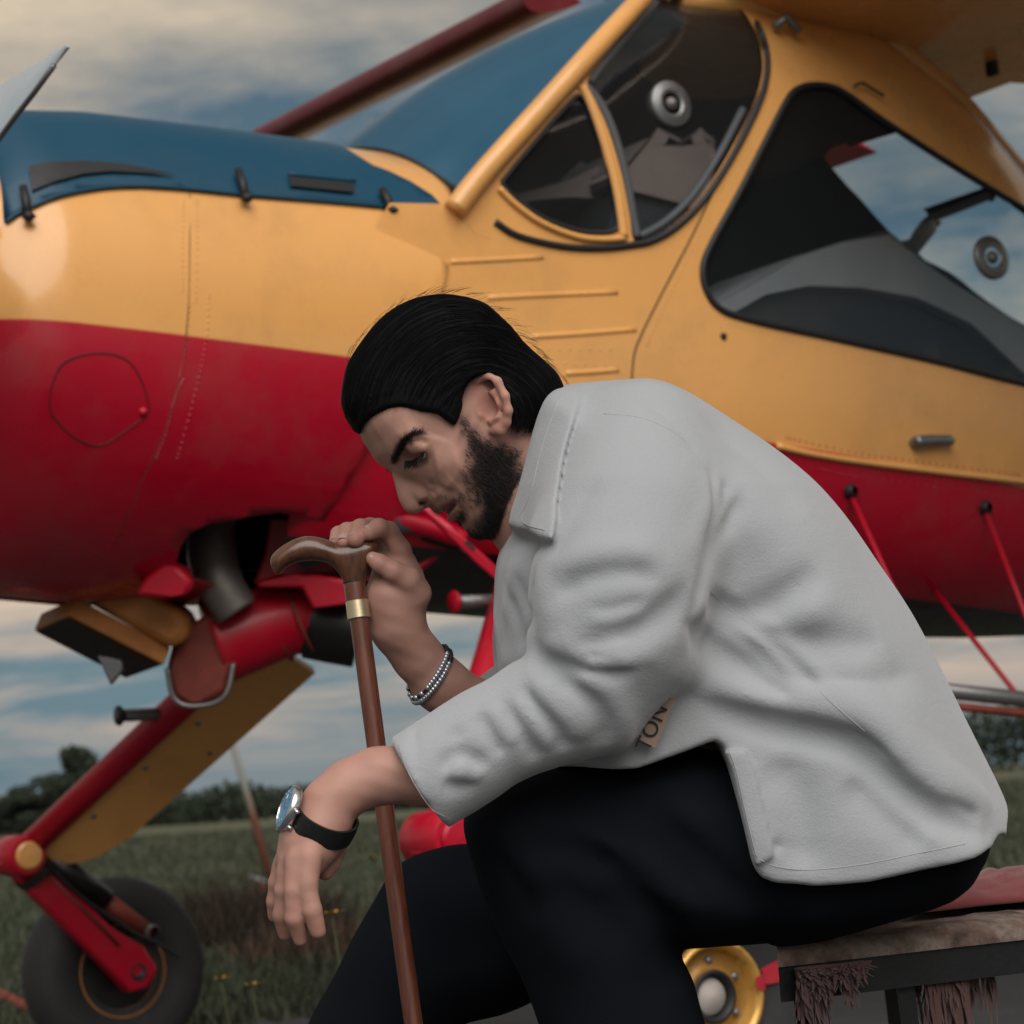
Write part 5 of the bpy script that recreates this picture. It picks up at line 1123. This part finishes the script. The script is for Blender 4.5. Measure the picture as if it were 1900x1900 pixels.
_hr=np.random.default_rng(3); _hk=[(_hr.uniform(.25,1.1),_hr.uniform(-2,2),_hr.uniform(-60,60),_hr.uniform(0,6.28),_hr.uniform(.3,1)) for _ in range(14)]
def hair0(p):
    f=inflate(p,HBc,DH,lambda u,v:np.interp(u,[640,760,900,1040],[.074,.083,.0855,.066]),lambda u,v:np.interp(v,[560,700,820],[.085,.080,.06]))
    f=smin(f,head_base(p)-.005,.006)
    return smax(f,cutpoly(p,HAIRc,DH-.07),.007)
def hair_f(p):
    f=hair0(p); near=np.abs(f)<.02; q=p[near]
    if len(q):
        r,a,w=flow(q); d=np.zeros(len(q))
        for k,m,n_,ph,am in _hk: d+=am*np.sin(k*r+m*a*3+n_*w+ph)
        f=f.copy(); f[near]+=.00038*d*np.clip((-cutpoly(q,HAIRc,DH-.07))/.012,.15,1)
    return f
lo,hi=bb([(615,525),(1065,525),(615,815),(1065,815)],[2.44,2.65],.005)
V,Q=polygonise(hair_f,lo,hi,.0016,2.6,0)
t=NT('black_hair'); t.set(Base_Color=t.mix(t.noise(300,3),(.0022,.0026,.0038),(.006,.006,.0072)),Roughness=.7); t.b.inputs['Specular IOR Level'].default_value=.09; MHAIR=t.m
hair=pm('hair',V,Q,MHAIR)
def trace(f,start,dirfn,n,step,lift):
    p=start.copy(); out=[]
    for i in range(n):
        g=gradf(f,p); v=f(p); p=p-g*(np.clip(v,-.01,.01)-lift)[:,None]; out.append(p.copy()); d=dirfn(p); d=d-g*np.sum(d*g,1)[:,None]; d/=np.linalg.norm(d,axis=1)[:,None]+1e-9; p=p+d*step
    return np.stack(out,1)
k=rng.choice(len(V),4200,replace=False); S=V[k]; u,v_,w=uv(S,DH); ok=(cutpoly(S,HAIRc,DH-.07)<-.004)&(w<.03); S=S[ok]
def hdir(p):
    u,v,w=uv(p,DH); dx,dy=u-905,v-790; tx,ty=-dy,dx   # clockwise: front -> over the top -> nape
    n=np.hypot(tx,ty)+1e-6; jit=.12*np.sin(u*.13+v*.09)[:,None]*CU
    return (tx/n)[:,None]*CR-(ty/n)[:,None]*CU+jit
pa=trace(hair0,S,hdir,13,.0045,.0006); e=pa[:,-1]; keep=cutpoly(e,HAIRc,DH-.07)<.004
strands('hair_strands',pa[keep]-MO,.00030,.00012,MHAIR,hair)
# loose ends along the nape and the crown
S=np.array([march(hair0,x,y,2.3,2.75) for x,y in list(zip(rng.uniform(640,1035,70),rng.uniform(545,720,70)))]); 
k=np.abs(hair0(S))<.004; S=S[k]; n_=gradf(hair0,S); d=hdir(S); L=rng.uniform(.012,.03,len(S))[:,None]
pa=np.stack([S+n_*.0005,S+d*L*.4+n_*.0008,S+d*L*.75+n_*.001,S+d*L+n_*.0012*rng.random((len(S),1))],1); strands('loose_hairs',pa-MO,.00022,.0001,MHAIR,hair)
S=np.array([P(x,y,dd) for x,y,dd in zip(rng.uniform(950,996,160),rng.uniform(770,786,160),rng.uniform(2.465,2.50,160))]); S=np.array([march(hair0,*(proj(s)[:2]),2.4,2.6) for s in S]); L=rng.uniform(.006,.014,len(S))[:,None]
pa=np.stack([S-CU*0,S-CU*L*.5-CR*L*.1,S-CU*L-CR*L*.25],1); strands('nape_hairs',pa-MO,.0005,.00015,MHAIR,hair)
HLp=catmull([(662,800),(670,786),(680,774),(698,762),(726,749),(755,747),(784,756),(812,760),(838,780)],40); HLp=HLp+rng.normal(0,2.2,HLp.shape)+[0,4]
S=np.array([march(skin_head,x,y,2.3,2.7) for x,y in HLp]); n_=gradf(head_base,S); up=HV*.75-HFd*.55+.12*rng.standard_normal((len(S),3)); up-=n_*np.sum(up*n_,1)[:,None]; up/=np.linalg.norm(up,axis=1)[:,None]; L=rng.uniform(.010,.020,len(S))[:,None]
strands('hairline_strands',np.stack([S-n_*.0004,S+up*L*.4+n_*.0022,S+up*L+n_*.0062],1)-MO,.00030,.00016,MHAIR,hair)
a_=rng.uniform(0,1,110); op=catmull([(640,660),(667,622),(725,564),(783,540),(826,536),(870,543),(927,575),(971,622),(1014,662),(1042,694)],24); k_=(a_*(len(op)-1)).astype(int); S=np.array([P(x,y,DH+z_) for (x,y),z_ in zip(op[k_]+rng.normal(0,2,(110,2))+[2,6],rng.normal(0,.025,110))]); d_=hdir(S); n_=gradf(hair0,S); L=rng.uniform(.008,.020,110)[:,None]
strands('loose_hairs',np.stack([S,S+d_*L*.5+n_*.0012*rng.random((110,1)),S+d_*L+n_*.0014*rng.standard_normal((110,1))],1)-MO,.00018,.00008,MHAIR,hair)
# ---- beard, brows and lashes as short hairs
HN=normals(HVt,HQ); MBRD=simple('dark_beard_hair',(.012,.0085,.0075),.5)
def short(mask,count,L0,L1,dirfn,name,r=.00042,lift=.45):
    idx=np.flatnonzero(rng.random(len(mask))<mask); 
    if len(idx)>count: idx=rng.choice(idx,count,replace=False)
    p,n=HVt[idx],HN[idx]; d=dirfn(p); d=d-n*np.sum(d*n,1)[:,None]; d/=np.linalg.norm(d,axis=1)[:,None]+1e-9; d=d+.28*rng.standard_normal(d.shape); L=rng.uniform(L0,L1,len(p))[:,None]
    pa=np.stack([p-n*.0005,p+(d*.45+n*lift)*L*.6,p+(d*.95+n*lift*.75)*L],1); return strands(name,pa-MO,r,r*.3,MBRD,body)
bdir=lambda p:np.tile(-HV*.9+HFd*.15-HFd*.35,(len(p),1))
short(np.clip(soft(bd+8,30),0,1)**1.2*fade*.9,8000,.003,.0085,bdir,'beard',.00024)
short(np.clip(soft(ck,16),0,1)*.16,1700,.003,.006,bdir,'beard_stubble',.0003,.3)
bw=soft(sdpoly(hx,hy,BROW)+2,5); short(bw,700,.004,.007,lambda p:np.where((hl(p)[:,2]>0)[:,None],HS,-HS)*.7+HV*.1-HFd*.6,'eyebrow',.0004,.25)
LA=np.array([(752,855),(762,855),(772,851),(782,845),(790,838)],float); LA=catmull(LA,12)
S=[];Dv=[]
for x,y in LA:
    l=hl(march(head_f,x,y,2.3,2.65)[None])[0]
    for s in (1,-1): S.append(hw(np.array([[l[0],l[1],s*l[2]]]))[0]); Dv.append(HFd*.75-HV*.65+HS*s*.25)
S=np.array(S); Dv=np.array(Dv)+.15*rng.standard_normal((len(S),3)); L=rng.uniform(.007,.011,len(S))[:,None]
strands('eyelashes',np.stack([S,S+Dv*L*.55,S+(Dv*.9+HV*.18)*L],1)-MO,.0008,.0003,MBRD,body)
# ------------------------------------------------------------------ wristwatch
wc=P(602,1522,2.297); aw=-CU*.84-CR*.40+CF*.26; aw/=np.linalg.norm(aw)   # along the forearm towards the hand
wx=-CR*.97+CU*.16-CF*.20; wx-=aw*(wx@aw); wx/=np.linalg.norm(wx); wy=np.cross(aw,wx)
watch=empty('wristwatch',tuple(wc),label='steel wristwatch with blue dial and black strap on the hanging wrist',category='watch')
# strap follows the wrist: march the arm surface in the plane of the strap
ringp=[]
for k in range(48):
    a=2*math.pi*k/48; dv=math.cos(a)*wx+math.sin(a)*wy; rs=np.linspace(.008,.05,120); val=lh(wc+rs[:,None]*dv); i=int(np.argmax(val>0)) if (val>0).any() else 65; ringp.append(dv*(min(max(rs[i],.018),.034)+.0012))
ringp=np.array(ringp); ringp=(np.roll(ringp,1,0)+ringp*2+np.roll(ringp,-1,0))/4
V=[];Fc=[]
for i,p in enumerate(ringp):
    n=p/np.linalg.norm(p)
    for s,o in ((-.0095,0),(-.0095,.0026),(0,.0032),(.0095,.0026),(.0095,0)): V.append(p+aw*s+n*o)
for i in range(48):
    for k in range(5): Fc.append((i*5+k,i*5+(k+1)%5,((i+1)%48)*5+(k+1)%5,((i+1)%48)*5+k))
MSTRAP=simple('black_leather_strap',(.010,.010,.011),.4,0,.3,80,.2); fixn(mesh('strap',V,Fc,MSTRAP,watch,auto=45))
MST=simple('polished_steel',(.62,.63,.65),.18,.95,.05); cc=wx*(float(ringp[0]@wx)+.001)
v,f=lathe([(.001,-.001),(.0208,-.001),(.0218,.001),(.0218,.005),(.0208,.0072),(.0196,.0080),(.0192,.0070)],40,cc,wx); case=mesh('case',v,f,MST,watch,auto=40)
t=NT('blue_dial'); t.set(Base_Color=t.mix(t.noise(90,4),(.035,.20,.42),(.07,.32,.55)),Roughness=.35,Metallic=.1,Coat_Weight=.3); 
v,f=lathe([(.0005,.0072),(.0192,.0070)],40,cc,wx); mesh('dial',v,f,t.m,watch)
for k in range(12):
    a=k*math.pi/6; dv=math.cos(a)*aw+math.sin(a)*wy; v,f=box(cc+wx*.0084+dv*.0140,.003,.0009,.0005,[dv,np.cross(wx,dv),wx]); mesh('hour_mark',v,f,MST,watch)
for a,L in ((.9,.009),(2.9,.012)):
    dv=math.cos(a)*aw+math.sin(a)*wy; v,f=box(cc+wx*.0088+dv*L/2,L,.0011,.0004,[dv,np.cross(wx,dv),wx]); mesh('hand',v,f,MST,watch)
for s in (1,-1):
    for q in (1,-1):
        a=cc+wy*s*.017+aw*q*.0085+wx*.003; v,f=tube([a,a+wy*s*.006-wx*.004],[.0024,.0018],8); mesh('lug',v,f,MST,watch)
v,f=lathe([(.0005,0.0048),(.0026,.0045),(.003,.001),(.0012,0)],12,cc+aw*.0205+wx*.0035,aw); mesh('crown',v,f,MST,watch)
# ------------------------------------------------------------------ bracelets on the raised wrist
br=empty('bracelet',tuple(P(795,1262,2.622)),label='dark cord and silver bead bracelet on the raised wrist',category='bracelet'); BO=np.array(br.location)
fa=P(748,1180,2.605)-P(815,1268,2.63); fa/=np.linalg.norm(fa); tl=fa+CU*.0; ba=-CF-fa*((-CF)@fa); ba/=np.linalg.norm(ba); bb_=np.cross(fa,ba)
MBEAD=simple('silver_bead',(.48,.50,.54),.25,.8,.2,90); MCORD=simple('black_cord',(.010,.010,.012),.6)
for off,kind in ((.0,0),(.0058,1)):
    pts=[]
    for k in range(46):
        a=2*math.pi*k/46; dv=math.cos(a)*ba+math.sin(a)*bb_; sl=fa*(.30*math.sin(a)*.03)+fa*off; rs=np.linspace(.01,.06,140); val=rh(BO+sl+rs[:,None]*dv); i=int(np.argmax(val>0)); pts.append(dv*(rs[i]+.002)+sl)
    pts=np.array(pts); v,f=tube(pts,.0012,6,True); mesh('cord',v,f,MCORD,br)
    v0,f0=lathe([(.0004,-.0031),(.0019,-.0025),(.0031,0),(.0019,.0025),(.0004,.0031)],10,(0,0,0),(0,0,1)); me=None
    for k in range(46):
        if kind==1 and k%46>30 and k%3: continue
        dark=(kind==0 and 8<k<20) or (kind==1 and 10<k<18)
        if me is None: o=mesh('bead',v0,f0,None,br); me=o.data; me.materials.append(MBEAD)
        else: o=bpy.data.objects.new('bead',me); COL.objects.link(o); o.parent=br
        o.location=pts[k]
        if dark: o.material_slots[0].link='OBJECT'; o.material_slots[0].material=MCORD
# ------------------------------------------------------------------ walking cane
top=P(658,1083,2.578); end0=P(770,1920,2.50); dv=end0-top; foot=top+dv*((top[2]-.0)/(top[2]-end0[2])); cane=empty('walking_cane',tuple(foot),label='reddish brown wooden walking cane with curved handle and gold collar band',category='cane'); KO=foot
def wood(name,c0,c1,rough):
    t=NT(name); g=t.noise(26,5,.6,stretch=(8,8,.8)); n=t.noise(9,3); c=t.mix(t.ramp(g,[(.35,0.),(.65,1.)]),c0,c1); t.set(Base_Color=t.mix(t.math('MULTIPLY',n,.3),c,tuple(x*.55 for x in c0)),Roughness=rough,Coat_Weight=.35,Coat_Roughness=.2); return t.m
MW1=wood('red_brown_cane_wood',(.095,.026,.014),(.175,.055,.030),.35); MW2=wood('brown_handle_wood',(.075,.027,.015),(.14,.056,.030),.3)
ax=(foot-top)/np.linalg.norm(foot-top); LEN=float(np.linalg.norm(foot-top))
v,f=lathe([(.0005,-.004),(.0112,-.004),(.0112,.02),(.0100,.035),(.0096,.3),(.0090,LEN-.03),(.0088,LEN-.02)],26,top-KO,ax); mesh('shaft',v,f,MW1,cane,auto=50)
v,f=lathe([(.0095,LEN-.032),(.0115,LEN-.03),(.012,LEN-.001),(.0005,LEN)],20,top-KO,ax); mesh('rubber_foot',v,f,MBLK,cane,auto=40)
t=NT('brushed_gold_band'); t.set(Base_Color=t.mix(t.noise(60,4,stretch=(1,1,12)),(.62,.50,.32),(.78,.66,.46)),Roughness=.32,Metallic=.85); s0=.0195*1
v,f=lathe([(.0112,.0178),(.0119,.0185),(.0119,.036),(.0112,.0367)],30,top-KO,ax); mesh('collar_band',v,f,t.m,cane,auto=40)
v,f=lathe([(.0112,-.0035),(.0118,-.002),(.0112,-.0005)],26,top-KO,ax); mesh('joint_ring',v,f,MBLK,cane)
HP=[(501,1040),(509,1025),(533,1007),(559,996),(580,995),(604,1000),(627,1008),(650,1007),(672,1001),(690,1001),(703,1010),(699,1035),(687,1057),(679,1080),(676,1090),(641,1094),(637,1080),(627,1062),(611,1047),(590,1041),(559,1042),(533,1052),(517,1067),(506,1056)]
HPc=[tuple(x) for x in catmull(HP,3,True)]
hf=lambda p:inflate(p,HPc,2.580,.0135,.013)
lo,hi=bb([(490,985),(715,985),(490,1105),(715,1105)],[2.556,2.604],.006); V,Q=polygonise(hf,lo,hi,.0016,2.4,3); qmesh('handle',V-KO,Q,MW2,cane)
# ------------------------------------------------------------------ bench
ZB=.492; pn=onz(1440,1741,ZB); pr_=onz(1905,1692,ZB); bx=(pr_-pn)*[1,1,0]; bx/=np.linalg.norm(bx); by=(pn-C0)*[1,1,0]; by/=np.linalg.norm(by)
bench=empty('bench',(pn[0],pn[1],0),label='worn bench with torn stained upholstery on a black steel frame',category='bench'); NO=np.array([pn[0],pn[1],0.])
t=NT('worn_stained_vinyl'); n=t.noise(14,6,.65); n2=t.noise(55,5,.7); c=t.ramp(n,[(.30,(.035,.022,.018)),(.45,(.15,.095,.075)),(.58,(.24,.20,.175)),(.70,(.17,.05,.045))]); c=t.mix(t.ramp(n2,[(.5,0.),(.7,.6)]),c,(.05,.035,.03)); t.set(Base_Color=c,Roughness=.85); t.bump(n2,.7,.006); MV=t.m
LB,DB=1.5,.42; V=[];Fc=[];NX,NY=90,26
for i in range(NX+1):
    for j in range(NY+1):
        x,y=i/NX*LB,j/NY*DB; z=ZB+.006*noise.noise((x*9,y*9,0))+.003*noise.noise((x*40,y*40,2)); e=min(j,NY-j)/NY*DB; z-=.010*max(0,1-e/.02)**2
        if x<.60: z-=.006
        V.append(bx*x+by*y+np.array([0,0,z]))
nt_=len(V)
for i in range(NX):
    for j in range(NY): Fc.append((i*(NY+1)+j,(i+1)*(NY+1)+j,(i+1)*(NY+1)+j+1,i*(NY+1)+j+1))
loopi=[i*(NY+1) for i in range(NX+1)]+[NX*(NY+1)+j for j in range(1,NY+1)]+[i*(NY+1)+NY for i in range(NX-1,-1,-1)]+[j for j in range(NY-1,0,-1)]
for q in loopi: V.append(np.array(V[q])*[1,1,0]+np.array([0,0,ZB-.028]))
m=len(loopi); Fc+=[(loopi[k],nt_+k,nt_+(k+1)%m,loopi[(k+1)%m]) for k in range(m)]; Fc.append(tuple(nt_+k for k in range(m)))
fixn(mesh('seat',V,Fc,MV,bench,auto=60))
MFR=simple('black_painted_steel',(.011,.012,.014),.5,.2,.4,40,.2)
for y in (.02,DB-.02):
    v,f=box(bx*LB/2+by*y+np.array([0,0,ZB-.045]),LB,.03,.034,[bx,by,[0,0,1]]); mesh('frame_rail',v,f,MFR,bench,smooth=False)
for x in (.030,.160,LB-.06):
    for y in (.03,DB-.04):
        v,f=box(bx*(x+.01)+by*y+np.array([0,0,(ZB-.06)/2]),.022,.026,ZB-.06,[bx*.998+np.array([0,0,0]),by,np.array([0,0,1.])+bx*-.06]); mesh('leg',v,f,MFR,bench,smooth=False)
# torn cloth: hanging ragged strips
t=NT('torn_red_cloth'); n=t.noise(30,5,.7); t.set(Base_Color=t.mix(n,(.035,.012,.012),(.12,.050,.044)),Roughness=.95,Sheen_Weight=.3); MTORN=t.m
def rag(x0,x1,drop,seed,n,fr=.0,top=ZB-.03):
    r=np.random.default_rng(seed); parts=[]
    for i in range(n):
        u=r.random(); x=x0+(x1-x0)*u; L=drop*(.25+.75*r.random()**1.5)*(.45+.55*abs(math.sin(u*9+seed))); w=r.uniform(.0015,.006); q=[];m=6; sw=r.uniform(-.012,.012); ph=r.uniform(0,6)
        for k in range(m+1):
            t_=k/m; c_=bx*(x+sw*t_*t_+.002*math.sin(t_*7+ph))+by*(-.012+fr+r.uniform(-.004,.004)+.006*math.sin(t_*5+ph)*t_)+np.array([0,0,top-L*t_]); ww=w*(1-.85*t_**1.5); q+=[c_-bx*ww,c_+bx*ww+by*.002]
        parts.append((q,[(2*k,2*k+1,2*k+3,2*k+2) for k in range(m)]))
    v,f_=merge(parts); o=mesh('torn_fringe',v,f_,MTORN,bench); o['kind']='stuff'; return o
rag(.025,.10,.050,4,150); rag(.025,.055,.10,6,70,.01); rag(.03,.11,.03,15,140,-.006); rag(.165,.275,.11,8,170,.05); rag(.185,.235,.19,11,120,.03)
# crumpled red cloth lying on the bench behind the man
V=[];Fc=[];m=40;k=16
for i in range(m+1):
    for j in range(k+1):
        u,w=i/m,j/k; x=.18+.34*u; y=.14+.22*w; bump_=math.sin(math.pi*w)*math.sin(math.pi*min(1,u*1.4))**.5
        V.append(bx*x+by*y+np.array([0,0,ZB+.006+.030*bump_*(1+.5*noise.noise((x*18,y*30,4)))+.010*noise.noise((x*40,y*45,9))*bump_]))
for i in range(m):
    for j in range(k): Fc.append((i*(k+1)+j,(i+1)*(k+1)+j,(i+1)*(k+1)+j+1,i*(k+1)+j+1))
t=NT('crumpled_red_cloth'); t.set(Base_Color=t.mix(t.noise(16,5,.7),(.08,.006,.008),(.20,.022,.024)),Roughness=.9,Sheen_Weight=.3)
rc=empty('red_cloth',tuple(NO),label='crumpled red cloth lying on the bench behind the seated person',category='cloth'); o=mesh('fabric',V,Fc,t.m,rc); s=o.modifiers.new('thick','SOLIDIFY'); s.thickness=.004
# ------------------------------------------------------------------ small things in the grass
gb=onz(510,1652); dg=float((gb-C0)@CF); a=P(418,1335,dg); root=empty('leaning_post',tuple(gb),label='thin rusty post leaning in the field behind the yellow leg fairing',category='post')
t=NT('rusty_post'); X=t.xyz(); t.set(Base_Color=t.mix(t.ramp(t.math('ADD',X[2],t.math('MULTIPLY',t.noise(6),.3)),[(.75,0.),(.98,1.)]),(.17,.055,.035),(.20,.20,.18)),Roughness=.8)
v,f=tube([np.array([0,0,-.05]),(a-gb)*.5,a-gb],[.036,.030,.026],8); mesh('shaft',v,f,t.m,root); v,f=tube([a-gb,a-gb+np.array([-.01,0,.03])],[.034,.030],8); mesh('cap',v,f,MGRY,root)
st0=onz(489,1682); st=np.array([0,0,.17]); sr=empty('ground_peg',tuple(st0),label='small grey and red metal peg in the grass behind the hanging hand',category='peg')
v,f=tube([np.array([0,0,-.05]),st],[.02,.024],8); mesh('stake',v,f,MRUST,sr); v,f=tube([st+np.array([-.09,0,.04]),st+np.array([.08,0,-.03])],.022,8); mesh('cross_pin',v,f,MGRY,sr); v,f=tube([st+np.array([.02,0,-.12]),st+np.array([.10,0,-.03])],.028,8); mesh('red_sleeve',v,f,MRED,sr)
p0,p1=onz(-60,1838),onz(84,1906); p0[2]=.05;p1[2]=.035; tb=empty('tow_bar',(p0[0],p0[1],0),label='dark red steel bar lying on the grass beside the far tyre',category='bar'); w_=np.array([p0[0],p0[1],0.]); dd=(p1-p0)
v,f=tube([p0-w_-dd*.8,p1-w_+dd*.3],.020,10); mesh('tube',v,f,MRUST,tb); 
for s in (-.7,.25):
    q=p0+dd*(s if s<0 else 1+s*.8)-w_; v,f=tube([q+np.array([0,0,-.06]),q+np.array([0,0,.01])],.016,8); mesh('foot',v,f,MRUST,tb)
